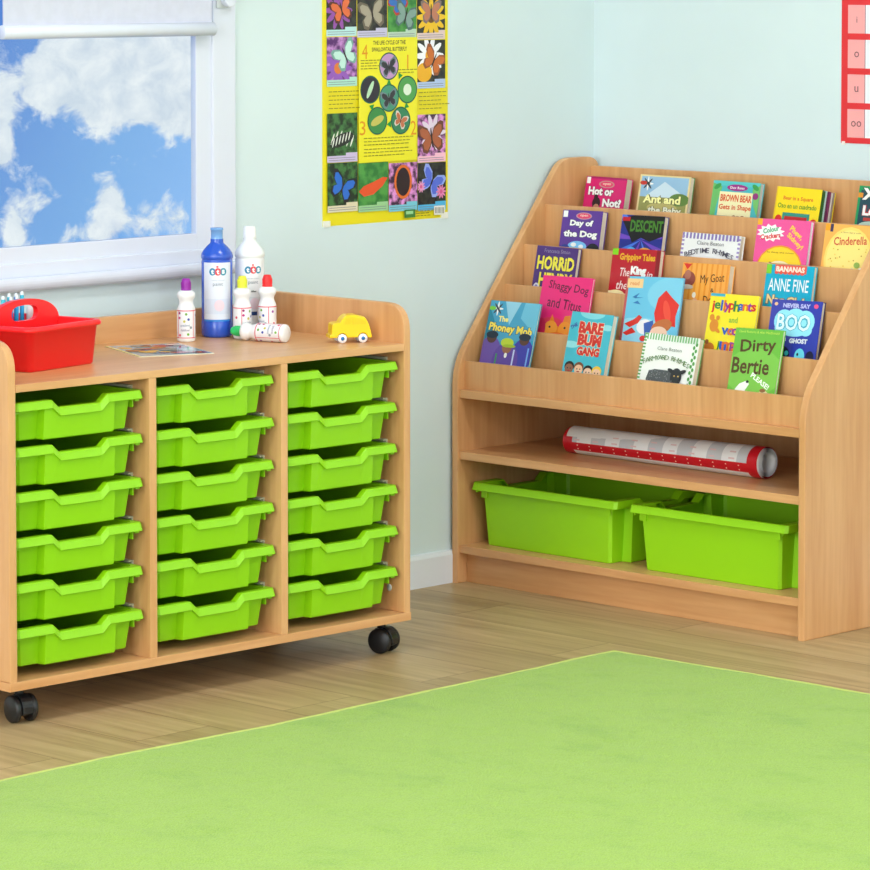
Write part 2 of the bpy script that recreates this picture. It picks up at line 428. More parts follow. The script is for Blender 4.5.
# ------------------------------------------------------------------ trays
g_body = plastic('lime_tray_plastic', (142, 206, 10), 0.35)
g_tub = plastic('lime_tub_plastic', (150, 216, 8), 0.5)
def tray_parts(root, W, Ln, H, ovx, ovy, mat, tap=0.008, bulge=True, dip=0.0155, band=0.0165, df=0.050, dt=0.068, bw=0.088, tilt='y'):
    """shallow moulded tray: origin at the rim top centre, front end at -y"""
    def dz(x, y):
        if abs(abs(y) - Ln/2) < ovy + 0.03:
            a = abs(x)
            if a < df: return -dip
            if a < dt: return -dip*(dt-a)/(dt-df)
        return 0.0
    hw, hl = W/2, Ln/2
    cr = 0.006
    xs = [-hw+cr, -bw, -dt, -df, df, dt, bw, hw-cr]
    ring = [(x, -hl) for x in xs] + [(hw, -hl+cr), (hw, -hl+0.1), (hw, hl-0.1), (hw, hl-cr)] + [(x, hl) for x in reversed(xs)] + [(-hw, hl-cr), (-hw, hl-0.1), (-hw, -hl+0.1), (-hw, -hl+cr)]
    n = len(ring)
    def inset(p, ix, iy):
        x, y = p
        return ((abs(x) - ix*(1 if abs(x) > bw else abs(x)/hw*0))*(1 if x > 0 else -1) if abs(x) > bw else x, (abs(y)-iy*(1 if abs(y) > hl-0.02 else 0))*(1 if y > 0 else -1))
    # rim
    sec = [(0.0008, -band), (0, -band+0.0012), (0.0050, -0.0016), (0.0068, 0), (1.0, 0), (1.0, -0.004), (0.004, -0.004), (0.004, -band)]
    vs, fs = [], []
    for i, p in enumerate(ring):
        for f, h in sec:
            ix = ovx if f == 1.0 else (f if tilt == 'x' else min(f, .0012)); iy = ovy if f == 1.0 else (f if tilt == 'y' else min(f, .0012))
            q = inset(p, ix, iy); vs.append((q[0], q[1], h + dz(*p)))
    k = len(sec)
    for i in range(n):
        j = (i+1) % n
        for s in range(k):
            t2 = (s+1) % k
            fs.append((i*k+s, j*k+s, j*k+t2, i*k+t2))
    rm = MB(); rm.add(vs, fs, mat)
    # little lugs under the rim corners
    for sx_ in (-1, 1):
        for sy in (-1, 1):
            x = sx_*(hw-0.010); y = sy*(hl-ovy*0.6)
            rm.box((x-0.005, y-0.002, -band-0.005), (x+0.005, y+0.002, -band+0.004), mat)
    rm.build('rim', root)
    # body : outer shell then inner shell
    def outline(shrink, taper):
        pts = []
        bx_, by_ = hw-ovx-taper-shrink, hl-ovy-taper-shrink
        bl_ = hl-0.004-taper*0.6-shrink
        for sgn in (-1, 1):
            e = []
            e += [(-bx_+0.006, by_), (-bw-0.001+shrink, by_)]
            if bulge: e += [(-bw+0.0025+shrink, bl_), (-dt, bl_), (-df, bl_), (df, bl_), (dt, bl_), (bw-0.0025-shrink, bl_)]
            else: e += [(-bw+0.001, by_), (-dt, by_), (-df, by_), (df, by_), (dt, by_), (bw-0.001, by_)]
            e += [(bw+0.001-shrink, by_), (bx_-0.006, by_)]
            if sgn == -1: pts += [(x, -y) for x, y in e] + [(bx_, -by_+0.006), (bx_, by_-0.006)]
            else: pts += [(-x, y) for x, y in e] + [(-bx_, by_-0.006), (-bx_, -by_+0.006)]
        return pts
    def top_z(p): return dz(p[0], hl if abs(p[1]) > hl-0.03 else 0) - 0.004
    th = 0.0025
    o_t, o_b, i_t, i_b = outline(0, 0), outline(0, tap), outline(th, 0), outline(th, tap)
    n = len(o_t); vs = []; 
    vs += [(p[0], p[1], top_z(p)) for p in o_t] + [(p[0], p[1], -H+0.002) for p in o_b] + [(p[0]*0.99, p[1]*0.99, -H) for p in o_b]
    vs += [(p[0], p[1], top_z(q)) for p, q in zip(i_t, o_t)] + [(p[0], p[1], -H+0.003) for p in i_b]
    fs = []
    for i in range(n):
        j = (i+1) % n
        fs += [(n+i, n+j, j, i), (2*n+i, 2*n+j, n+j, n+i), (3*n+j, 3*n+i, i, j) , (3*n+i, 3*n+j, 4*n+j, 4*n+i)]
    fs += [list(range(2*n, 3*n))[::-1], list(range(4*n, 5*n))]
    b_ = MB(); b_.add(vs, fs, mat)
    # ribs beside the rim on the side walls
    for sx_ in (-1, 1):
        for sy in (-1, 1):
            x = sx_*(hw-ovx-0.0005); y = sy*(hl-ovy-0.010)
            b_.box((x-0.003 if sx_ < 0 else x-0.0005, y-0.010, -0.034), (x+0.0005 if sx_ < 0 else x+0.003, y+0.0085, -0.004), mat)
    b_.build('tray_body', root)

rows = ['top', 'second', 'third', 'fourth', 'fifth', 'bottom']; cols = ['left', 'middle', 'right']
proto = None
for c in range(3):
    for k, zt in enumerate(TOPS):
        M = MA @ Matrix.Translation((c*PITCH + BT + (PITCH-BT)/2 + random.uniform(-.0008, .0008), 0.007 + 0.213 + random.uniform(-.0015, .002), zt))
        lab = 'empty shallow lime green tray, %s row of the %s column of the storage unit' % (rows[k], cols[c])
        if proto is None:
            proto = thing('storage_tray', lab, 'tray', M, 'shallow green trays in the storage unit')
            tray_parts(proto, 0.312, 0.426, 0.075, 0.014, 0.020, g_body)
        else:
            o = copy_tree(proto, lab); o.matrix_world = M

# ------------------------------------------------------------------ bookcase
BO = Vector((5.997, 5.2286, 0))
YL, YR = 5.7445, 4.7128         # outer faces of its left and right side panels
case = thing('display_bookcase', 'beech tiered display bookcase standing in the corner of the room', 'bookcase', Matrix.Translation(BO))
def part(mb, name): return mb.build(name, case, BO)
pr = [(5.997, 0), (5.997, 0.462)] + bez((5.997, 0.462), (5.999, 0.512), (6.028, 0.549), 6)[1:] + bez((6.330, 0.938), (6.352, 0.969), (6.39, 0.969), 6) + \
     bez((6.445, 0.969), (6.484, 0.969), (6.490, 0.935), 6) + [(6.490, 0)]
for ya_ in (YR, YL-BT):
    s = MB(); s.prism(pr, ya_, ya_+BT, BZ, axis='y', bev=0.0028); part(s, 'side_panel')
YI0, YI1 = YR+BT, YL-BT
def board(name, x0, x1, z0, z1, mat=BY, bev=0.0012):
    b_ = MB(); b_.box((x0, YI0, z0), (x1, YI1, z1), mat, bev=bev); part(b_, name)
board('plinth', 6.028, 6.043, 0.0, 0.0701)
board('bottom_shelf', 6.0035, 6.457, 0.0701, 0.0887)
board('middle_shelf', 6.0035, 6.457, 0.2881, 0.3067)
board('lip_board', 6.0035, 6.457, 0.4308, 0.4497)
board('back_panel', 6.457, 6.472, 0.0701, 0.947, BZ)
TX = [6.020, 6.087, 6.157, 6.222, 6.295]; TZ = [0.515, 0.588, 0.684, 0.773, 0.863]; TF = [0.4497, 0.515, 0.600, 0.685, 0.770]
PT = 0.008
for k in range(5):
    z0 = TF[0] if k == 0 else TF[k-1]
    board('tier_panel', TX[k], TX[k]+PT, z0, TZ[k], BZ, bev=0.0008)
    if k > 0:
        x1 = TX[k+1] if k < 4 else 6.457
        board('tier_floor', TX[k]+PT, x1, TF[k]-0.008, TF[k], BY, bev=0.0)

# green tubs on the bottom shelf
for (yc, lab) in ((5.494, 'deep lime green tub on the left of the bookcase bottom shelf'), (5.012, 'deep lime green tub on the right of the bookcase bottom shelf')):
    M = Matrix.Translation((6.190, yc, 0.2335)) @ Matrix.Rotation(R(-90), 4, 'Z')
    if lab.count('left'):
        tub0 = thing('storage_tub', lab, 'tub', M, 'deep green tubs in the bookcase')
        tray_parts(tub0, 0.322, 0.444, 0.1446, 0.012, 0.024, g_tub, tap=0.009, tilt='x', bulge=True, dip=0.018, band=0.0175, df=0.056, dt=0.075, bw=0.098)
        tub0.matrix_world = Matrix.Translation((6.190, yc, 0.2335))
    else:
        o = copy_tree(tub0, lab); o.matrix_world = Matrix.Translation((6.190, yc, 0.2335)) @ Matrix.Rotation(R(0.4), 4, 'Z')

# rolled chart on the middle shelf
ra, rb_ = Vector((6.168, 5.527, 0.3067)), Vector((6.152, 4.940, 0.3067))
d = (rb_-ra); Lr = d.length
rise = (0.0352 - 0.0295)
yx = d.normalized(); zx = Vector((0, 0, 1)); xx = yx.cross(zx).normalized()
Mr = Matrix((( xx.x, yx.x, zx.x, ra.x), (xx.y, yx.y, zx.y, ra.y), (xx.z, yx.z, zx.z, ra.z), (0, 0, 0, 1)))
roll = thing('rolled_wall_chart', 'rolled up red and white wall chart lying on the middle shelf of the bookcase', 'rolled chart', Mr)
red_v = flat((200, 16, 36), 0.3); wht = flat((232, 232, 234), 0.35); gry = flat((196, 198, 204), 0.35); crm = flat((246, 225, 200), 0.4)
# front side of the roll faces the camera: local -x
mb = MB(); NS, NA = 40, 48
def rr(t): return 0.0300 + (0.0355-0.0300)*t
def rpt(t, a, dr=0):
    r_ = rr(t)+dr
    return (r_*math.cos(a), t*Lr, rr(t) + r_*math.sin(a))
for i in range(NS):
    t0, t1 = i/NS, (i+1)/NS
    for j in range(NA):
        a0, a1 = 2*math.pi*j/NA, 2*math.pi*(j+1)/NA
        deg = (180 - math.degrees(a0)) % 360     # 180 = towards the room, 90 = up
        if t0 < 0.035 or t0 >= 0.945: mt = red_v
        elif 183 <= deg < 219: mt = red_v
        elif 60 <= deg < 183: mt = gry if ((i//3) % 2 == 0) and deg > 90 else wht
        elif 219 <= deg < 250: mt = flat((226, 224, 222), 0.35)
        else: mt = wht
        mb.add([rpt(t0, a0), rpt(t1, a0), rpt(t1, a1), rpt(t0, a1)], [(0, 1, 2, 3)], mt, smooth=True)
for q in range(14):
    t0 = 0.075+q*0.064
    a0, a1 = R(-9), R(-30)
    mb.add([rpt(t0, a0, .0003), rpt(t0+0.006, a0, .0003), rpt(t0+0.006, a1, .0003), rpt(t0, a1, .0003)], [(0, 1, 2, 3)], crm)
for q in range(9):
    t0 = 0.06+q*0.10
    for a_ in (R(15), R(40)):
        mb.add([rpt(t0, a_, .0003), rpt(t0+0.03, a_, .0003), rpt(t0+0.03, a_-R(6), .0003), rpt(t0, a_-R(6), .0003)], [(0, 1, 2, 3)], flat((222, 190, 192), .4))
mb.build('outer_sheet', roll)
mb = MB()                              # the inner turns of the roll, seen at its open end
prev = None
for j in range(160):
    a = R(-70) + 2*math.pi*j/48; r_ = 0.0340 - 0.0040*j/48
    if r_ < 0.018: break
    cur = [(r_*math.cos(a)*f_, y_, 0.0355 + r_*math.sin(a)*f_) for (f_, y_) in ((0.86, 0.01), (1.0, Lr+0.003))]
    if prev: mb.add([prev[0], prev[1], cur[1], cur[0]], [(0, 1, 2, 3)], wht, smooth=True)
    prev = cur
mb.build('inner_sheet', roll)

# ------------------------------------------------------------------ books
paper = flat((226, 216, 196), 0.8, name='page_paper')
WHT = (246, 246, 244); BLK = (24, 22, 26); YEL = (250, 222, 60); REDC = (214, 34, 44)
def book(name, label, Wd, H, T, y, xb, z, t, ang, base, art, spine=None, leaves=None, gloss=0.3, pg=None):
    n = math.hypot(t, 1)
    Mw = Matrix(((0, t/n, -1/n, xb), (-1, 0, 0, y), (0, 1/n, t/n, z), (0, 0, 0, 1))) @ Matrix.Rotation(R(ang), 4, 'Z')
    dz_ = math.sin(abs(R(ang)))*Wd/2
    Mw = Matrix.Translation((0, 0, dz_+0.0003)) @ Mw
    o = thing(name, label, 'book', Mw, 'picture books on the tiers of the bookcase')
    cv = MB(); bm_ = flat(base, gloss)
    th = 0.0007
    cv.box((-Wd/2, 0, -th), (Wd/2, H, 0), bm_); cv.box((-Wd/2, 0, -T), (Wd/2, H, -T+th), flat(spine or base, gloss))
    cv.box((-Wd/2, 0, -T+th), (-Wd/2+th, H, -th), flat(spine or base, gloss))
    I = Matrix.Identity(4); lay = [0.0]
    def zz(): lay[0] += 0.00004; return lay[0] + 0.00004
    VS = 0.80
    class A:
        def X(s, u): return -Wd/2 + u*Wd
        def Y(s, v): return H - v*Wd*VS
        def put(s, pts, c):
            pts = clip(pts, -Wd/2+.0002, .0005, Wd/2-.0002, H-.0003)
            if pts: cv.poly(pts, zz(), flat(c, gloss), I)
        def rect(s, u0, v0, u1, v1, c): s.put([(s.X(u0), s.Y(v1)), (s.X(u1), s.Y(v1)), (s.X(u1), s.Y(v0)), (s.X(u0), s.Y(v0))], c)
        def ell(s, u, v, ru, rv, c, rot=0): s.put(ellpts(s.X(u), s.Y(v), ru*Wd, rv*Wd*VS, R(rot)), c)
        def poly(s, pts, c): s.put([(s.X(u), s.Y(v)) for u, v in reversed(pts)], c)
        def text(s, tx, u, v, h, c, w=None, rot=0, bold=0.02, shear=0):
            if s.Y(v) - h*Wd*VS*.5 < 0: return
            cv.text(tx, s.X(u), s.Y(v), h*Wd*VS, zz(), flat(c, gloss), I, R(rot), None if w is None else w*Wd, bold, shear, kx=h*Wd)
        def otext(s, tx, u, v, h, c, oc, w=None, rot=0, bold=0.02):
            s.text(tx, u, v, h*1.06, oc, w=None if w is None else w*1.02, rot=rot, bold=bold+0.055); s.text(tx, u, v, h, c, w=w, rot=rot, bold=bold)
    art(A())
    cv.build('cover', o)
    pb = MB()
    if leaves:
        k = len(leaves); step = (T-2*th)/k
        for i, c in enumerate(leaves):
            pb.box((-Wd/2+th, 0.0005, -th-(i+1)*step+0.0012), (Wd/2-0.001+0.002*0, H-0.0015*(i % 2), -th-i*step-0.0004), flat(c, 0.4))
    else:
        pb.box((-Wd/2+th, 0.0012, -T+th), (Wd/2-0.0022, H-0.0018, -th), pg or paper)
    pb.build('page_block', o)
    return o

T1, T2, T3, T4, T5 = [(TF[4],), (TF[3],), (TF[2],), (TF[1],), (TF[0],)]
def a_hot(a):
    a.rect(0, 0, 1, .05, (176, 24, 98)); a.rect(0.02, .02, .11, .17, WHT)
    a.ell(.52, .17, .19, .085, (196, 150, 140)); a.ell(.52, .17, .16, .065, (226, 60, 110)); a.text('open', .52, .17, .06, (240, 214, 190), w=.2)
    a.otext('Hot or', .40, .34, .2, WHT, (90, 10, 60), w=.62, bold=.05); a.otext('Not?', .70, .60, .2, WHT, (90, 10, 60), w=.46, bold=.05)
    a.ell(.32, .62, .10, .14, (36, 20, 34)); a.ell(.33, .72, .07, .08, (196, 138, 112)); a.rect(.26, .8, .42, 1.2, (90, 160, 220)); a.ell(.30, .48, .05, .06, (36, 20, 34))
book('book', 'magenta paperback with white title, leftmost on the top tier of the bookcase', .127, .157, .022, 5.643, 6.388, .77, .2, -.6, (216, 22, 112), a_hot)
def a_ant(a):
    a.rect(0, 0, 1, 1.2, (236, 214, 156)); a.rect(.035, .03, .965, .45, (150, 190, 222)); a.poly([(.1, .45), (.5, .12), (.95, .4), (.95, .5), (.1, .5)], (206, 226, 240))
    a.rect(.035, .42, .965, 1.2, (150, 150, 84)); a.ell(.82, .45, .2, .12, (96, 130, 60)); a.ell(.5, .62, .3, .1, (190, 178, 110))
    for k in range(4): a.ell(.17, .17, .11, .022, (60, 60, 70) if k % 2 else WHT, rot=45*k)
    a.ell(.08, .16, .07, .04, (200, 50, 40)); a.ell(.18, .17, .03, .03, (40, 40, 46))
    a.otext('Ant and', .48, .46, .16, (250, 246, 170), (90, 90, 40), w=.74, bold=.04); a.otext('the Baby', .56, .68, .16, (240, 240, 220), (84, 84, 40), w=.66, bold=.04)
book('book', 'landscape scene picture book with cream border, second on the top tier', .154, .169, .015, 5.462, 6.388, .77, .2, -.2, (236, 214, 156), a_ant, spine=(90, 140, 80))
def a_bear(a):
    a.rect(0, 0, 1, .10, (86, 196, 200)); a.poly([(0, .05), (.2, .12), (.12, .5), (.1, .95), (0, .95)], (110, 190, 110)); a.poly([(1, .05), (.84, .14), (.9, .5), (1, .7)], (120, 196, 110))
    a.ell(.1, .12, .08, .05, (60, 160, 80), 30); a.ell(.9, .1, .08, .05, (60, 160, 80), -30)
    a.rect(.16, .22, .86, .72, (246, 238, 190)); a.ell(.52, .13, .22, .07, (160, 40, 140)); a.text('Dev Ross', .52, .13, .05, WHT, w=.3)
    a.text('BROWN BEAR', .52, .35, .15, (222, 96, 50), w=.66, bold=.04); a.text('Gets in Shape', .52, .55, .14, (222, 96, 50), w=.68, bold=.03)
    a.ell(.92, .28, .06, .07, (150, 50, 130)); a.ell(.60, .84, .13, .13, (150, 96, 56)); a.ell(.52, .75, .05, .05, (150, 96, 56)); a.ell(.7, .75, .05, .05, (150, 96, 56)); a.ell(.25, .86, .14, .10, (216, 240, 244))
book('book', 'turquoise picture book with leafy border and orange title, third on the top tier', .139, .164, .014, 5.248, 6.388, .77, .2, -.6, (70, 184, 196), a_bear, pg=flat((214, 216, 214), .7))
def a_sq(a):
    a.rect(0, 0, .03, 1.2, (236, 196, 30))
    a.text('Bear in a Square', .5, .25, .11, (224, 96, 30), w=.66, bold=.02); a.text('Oso en un cuadrado', .5, .41, .11, (70, 140, 40), w=.86, bold=.02)
    a.rect(.2, .56, .8, 1.2, (40, 140, 130)); a.rect(.25, .64, .75, 1.2, (196, 28, 34)); a.ell(.12, .74, .08, .12, (220, 40, 36)); a.ell(.9, .76, .08, .10, (220, 40, 36)); a.ell(.5, .78, .1, .07, (206, 150, 90))
book('book', 'thick yellow board book with coloured page edges, fourth on the top tier', .128, .160, .050, 5.040, 6.352, .77, .2, -1.3, (246, 218, 20), a_sq,
     leaves=[(40, 104, 50), (50, 110, 52), (190, 226, 220), (120, 50, 100), (140, 60, 110), (220, 214, 214), (160, 148, 140)])
def a_x(a):
    a.poly([(0.06, .1), (.2, .12), (.9, .1), (.95, 1.1), (.06, 1.1)], (30, 70, 84)); a.otext('X', .28, .2, .3, WHT, (20, 40, 40), bold=.06); a.rect(0, .18, .12, .3, (230, 150, 40))
    a.otext('Le', .32, .62, .26, WHT, (190, 30, 40), bold=.05); a.rect(.2, .8, .9, .88, (190, 60, 50)); a.ell(.5, 1.0, .4, .12, (190, 214, 200))
book('book', 'green comic style book half hidden at the far right of the top tier', .110, .170, .010, 4.846, 6.388, .77, .2, -1, (22, 150, 90), a_x)
def a_dog(a):
    a.rect(.02, .02, .13, .17, WHT); a.ell(.54, .13, .2, .085, (196, 150, 160)); a.ell(.54, .13, .17, .065, (226, 60, 110)); a.text('open', .54, .13, .06, (240, 214, 190), w=.2)
    a.otext('Day of', .50, .32, .18, WHT, (40, 20, 80), w=.58, bold=.05); a.otext('the Dog', .50, .58, .2, WHT, (40, 20, 80), w=.84, bold=.05)
    a.ell(.45, .86, .24, .13, (120, 190, 240)); a.ell(.36, .82, .07, .05, WHT); a.ell(.55, .86, .06, .05, (240, 246, 250)); a.ell(.85, .92, .16, .15, (20, 18, 30)); a.ell(.15, .92, .12, .1, (40, 60, 150))
book('book', 'purple paperback with white title, leftmost on the second tier from the top', .123, .174, .018, 5.580, 6.234, .685, .2, .8, (92, 52, 150), a_dog)
def a_asc(a):
    a.rect(0, 0, 1, 1.2, (34, 44, 140))
    for k in range(9):
        an = R(20+k*40); a.poly([(.5, .55), (.5+.75*math.cos(an), .55+.75*math.sin(an)), (.5+.75*math.cos(an+.25), .55+.75*math.sin(an+.25))], (70, 120, 226) if k % 2 else (110, 70, 190))
    a.poly([(.0, .1), (.3, .0), (1, .0), (1, .45), (.7, .58), (.5, .5), (.3, .62), (.18, .4)], (18, 20, 26)); a.text('DESCENT', .6, .24, .27, (70, 130, 44), w=.76, bold=.03)
    a.rect(.02, .05, .2, .14, (196, 30, 40)); a.ell(.62, .86, .18, .14, (230, 170, 60)); a.ell(.55, .82, .04, .05, WHT); a.ell(.7, .82, .04, .05, WHT); a.ell(.3, .82, .12, .1, (70, 180, 240)); a.ell(.9, .85, .1, .1, (220, 220, 240))
book('book', 'dark blue comic book with jagged black and green title, second on the second tier', .128, .172, .015, 5.395, 6.234, .685, .2, .5, (34, 44, 140), a_asc)
def a_bed(a):
    for k in range(16):
        a.rect(k/16, 0, k/16+.034, .10, (140, 122, 186))
        if k < 12:
            a.rect(0, .05+k*.07, .045, .085+k*.07, (160, 144, 200)); a.rect(.955, .05+k*.07, 1, .085+k*.07, (160, 144, 200))
    a.text('Claire Beaton', .5, .16, .065, (110, 110, 120), w=.46, bold=0)
    s_ = 'BEDTIME RHYMES'
    for i, ch in enumerate(s_):
        if ch == ' ': continue
        f_ = (i-(len(s_)-1)/2)/7; a.text(ch, .5+f_*.42, .28+f_*f_*.10, .085, (84, 80, 100), rot=-f_*16, bold=.01)
    a.ell(.5, .66, .24, .14, (150, 120, 90)); a.ell(.42, .56, .06, .06, (30, 30, 34)); a.ell(.6, .56, .05, .05, (30, 30, 34))
book('book', 'wide white book edged in purple gingham, in the middle of the second tier', .170, .141, .014, 5.190, 6.234, .685, .2, -.3, (238, 238, 240), a_bed)
def a_phew(a):
    pts = []
    for k in range(24):
        an = 2*math.pi*k/24; rr_ = 1.0 if k % 2 else .74; pts.append((.27+.27*rr_*math.cos(an), .26+.17*rr_*math.sin(an)))
    a.rect(0, 0, .09, .12, (250, 176, 40)); a.poly(pts[::-1], WHT); a.text('Colour', .27, .2, .1, (80, 170, 120), w=.3, rot=12, bold=.04); a.text('Crackers', .27, .32, .1, (220, 50, 60), w=.38, rot=8, bold=.04)
    a.text('Phew,', .75, .24, .13, (250, 210, 60), w=.28, rot=-32, bold=.03); a.text('Sidney!', .74, .40, .13, (250, 210, 60), w=.36, rot=-34, bold=.03)
    a.ell(.5, .92, .43, .44, (240, 150, 40)); a.ell(.5, .93, .41, .42, (248, 210, 40)); a.ell(.5, .97, .26, .2, (246, 232, 190)); a.ell(.63, .92, .09, .08, (90, 100, 110)); a.ell(.43, .88, .14, .03, (70, 76, 84), -25); a.ell(.3, .95, .06, .05, (180, 60, 60))
    a.text('by sheep and mouse', .5, .62, .04, (110, 70, 20), w=.5, bold=0)
book('book', 'bright pink picture book with big yellow circle, on the second tier', .149, .184, .012, 4.988, 6.234, .685, .2, .3, (238, 84, 156), a_phew, pg=flat((240, 240, 244), .7))
def a_cin(a):
    a.ell(.52, .70, .48, .66, (250, 214, 110)); a.ell(.52, .70, .44, .60, (250, 224, 130)); a.rect(0, 0, .12, .14, (250, 160, 20)); a.rect(.1, 0, .16, .16, (60, 50, 90))
    a.text('Cinderella', .53, .32, .17, (206, 80, 50), w=.66, bold=.02, rot=4); a.text('a first fairy tale', .52, .16, .04, (150, 110, 60), w=.4, bold=0)
    for k in range(26):
        a.ell(random.uniform(.08, .9), random.uniform(.42, 1.1), .014, .014, random.choice([(226, 190, 60), (190, 150, 50), (240, 200, 90)]))
    a.ell(.72, .96, .12, .08, (110, 90, 190)); a.ell(.64, .92, .07, .05, (170, 176, 210)); a.ell(.8, .9, .06, .05, (250, 246, 240)); a.ell(.72, .8, .06, .06, (150, 180, 80))
book('book', 'golden yellow fairy tale book, rightmost on the second tier against the side panel', .136, .182, .009, 4.806, 6.234, .685, .2, -.3, (246, 178, 84), a_cin)
def a_hor(a):
    a.text('Francesca Simon', .5, .10, .09, (150, 140, 170), w=.62, bold=0); a.otext('HORRiD', .5, .38, .32, (240, 226, 70), (40, 24, 90), w=.9, bold=.04); a.otext('HENRY', .54, .76, .32, (240, 226, 70), (40, 24, 90), w=.8, bold=.04)
    a.ell(.1, .95, .07, .1, (226, 222, 236)); a.ell(.1, .95, .04, .06, (140, 130, 190))
book('book', 'dark purple paperback with large yellow capitals, leftmost on the middle tier', .128, .177, .012, 5.605, 6.170, .6, .2, -.5, (76, 44, 120), a_hor)
def a_grip(a):
    a.rect(0, 0, .12, .13, (130, 210, 30)); a.text('Gripping Tales', .53, .18, .18, (228, 172, 40), w=.74, bold=.04)
    a.text('The', .30, .47, .17, (240, 220, 220), w=.2, bold=.01, shear=.2); a.text('King', .58, .45, .22, WHT, w=.32, bold=.07); a.text('in', .82, .50, .12, (240, 220, 220), bold=.01, shear=.2); a.text('the Bath', .46, .73, .17, (240, 220, 220), w=.62, bold=.01, shear=.2)
    a.ell(.16, .92, .18, .09, (246, 226, 170)); a.ell(.34, .98, .14, .08, (250, 236, 190)); a.poly([(0, .85), (.2, .84), (.4, .95), (.5, 1.25), (0, 1.25)], (246, 230, 176)); a.rect(.92, 0, 1, 1.25, (140, 20, 34))
book('book', 'red paperback with white and gold title, second on the middle tier', .143, .185, .014, 5.360, 6.170, .6, .2, 1.1, (188, 24, 44), a_grip)
def a_goose(a):
    for k in range(9): a.rect(.06+k*.11, 0, .10+k*.11, 1.3, (238, 150, 50))
    a.poly([(0.02, .02), (.2, .02), (.11, .14)], (220, 50, 40)); a.ell(.16, .34, .14, .16, (150, 70, 60)); a.ell(.13, .25, .07, .1, (180, 110, 90)); a.ell(.14, .50, .13, .05, (216, 200, 190))
    a.text('My Goat', .66, .32, .22, (70, 40, 20), w=.5, bold=.0, rot=6); a.text('&', .68, .54, .08, (70, 40, 20), bold=0); a.text('Donny', .72, .76, .24, (70, 40, 20), w=.4, bold=.0, rot=6)
    a.ell(.33, .9, .08, .14, (200, 50, 40)); a.ell(.34, .78, .05, .06, (230, 170, 130)); a.ell(.31, .66, .04, .06, (240, 236, 220))
book('book', 'orange striped board book with handwritten title, third on the middle tier', .136, .165, .018, 5.153, 6.170, .6, .2, .7, (246, 172, 76), a_goose)
def a_anne(a):
    a.rect(0, 0, .11, .2, (120, 200, 40)); a.rect(.18, .0, .84, .17, (232, 84, 66)); a.text('BANANAS', .5, .09, .12, (250, 226, 210), w=.6, bold=.05); 
    for k in range(7): a.ell(.22+k*.09, .17, .04, .03, (232, 84, 66))
    a.text('ANNE FINE', .5, .42, .26, (236, 244, 248), w=.84, bold=.01); a.otext('Nag Club', .5, .78, .26, (240, 210, 150), (120, 90, 40), w=.86, bold=.04, rot=-3); a.ell(.2, 1.0, .06, .05, WHT)
book('book', 'cyan paperback with red banner and white capitals, rightmost on the middle tier', .132, .176, .011, 4.917, 6.170, .6, .2, .5, (0, 168, 204), a_anne)
def a_shag(a):
    a.text('Shaggy Dog', .54, .22, .20, (96, 20, 56), w=.80, bold=.01, rot=-5); a.text('and Titus', .50, .52, .19, (96, 20, 56), w=.68, bold=.01, rot=-5)
    a.ell(.30, 1.02, .3, .25, (226, 60, 90)); a.poly([(.02, 1.4), (.12, .92), (.22, .98), (.30, .72), (.38, .9), (.5, .98), (.55, .74), (.66, .72), (.7, .95), (.86, 1.05), (.95, 1.4)], (236, 132, 40))
    a.ell(.3, .98, .13, .14, (246, 160, 60)); a.ell(.58, 1.0, .13, .16, (246, 150, 40)); a.ell(.45, 1.15, .2, .1, (230, 110, 40)); a.ell(.1, 1.0, .1, .2, (216, 40, 90)); a.ell(.28, .96, .02, .02, BLK); a.ell(.58, .96, .02, .02, BLK)
book('book', 'hot pink picture book with dark scrawled title, leftmost on the second tier from the front', .154, .204, .006, 5.517, 6.099, .515, .24, .5, (236, 40, 124), a_shag, pg=flat((244, 238, 238), .7))
def a_sup(a):
    a.rect(.03, 0, 1, 1.4, (110, 196, 232)); a.ell(.3, 1.1, .6, .4, (150, 214, 240)); a.ell(.8, .3, .4, .3, (130, 206, 236)); a.rect(0, 0, .045, 1.4, (196, 90, 90)); a.rect(.02, .04, .3, .2, (246, 206, 150)); a.text('read', .15, .12, .07, (230, 150, 90), w=.16)
    a.poly([(.14, .36), (.26, .28), (.2, .38), (.34, .36)], (50, 120, 190)); a.poly([(.16, .46), (.24, .42), (.3, .48)], (50, 120, 190))
    a.poly([(.72, .22), (.84, .34), (.98, .46), (.94, .66), (.96, .84), (.72, .8), (.62, .84), (.56, .62), (.6, .36)], (226, 50, 42)); a.ell(.78, .58, .06, .2, (240, 80, 60), 20)
    a.ell(.42, .86, .14, .13, (240, 240, 246)); a.poly([(.4, .8), (.56, .74), (.6, .98), (.44, 1.02)], (56, 96, 180)); a.ell(.72, .84, .18, .12, (196, 110, 56), 15); a.ell(.68, .95, .15, .11, (246, 206, 180)); a.ell(.60, .98, .02, .02, BLK); a.ell(.76, .98, .02, .02, BLK)
    a.poly([(.06, .82), (.22, .74), (.3, .66), (.36, .7), (.3, .8), (.16, .88)], (220, 50, 44)); a.poly([(.05, .98), (.2, .88), (.28, .96), (.12, 1.02)], (220, 50, 44)); a.ell(.86, 1.02, .05, .05, (226, 50, 50)); a.ell(.42, 1.06, .06, .05, (226, 50, 50))
book('book', 'sky blue picture book with a flying red-caped child, second tier from the front', .165, .218, .005, 5.253, 6.099, .515, .24, 1.8, (96, 184, 226), a_sup)
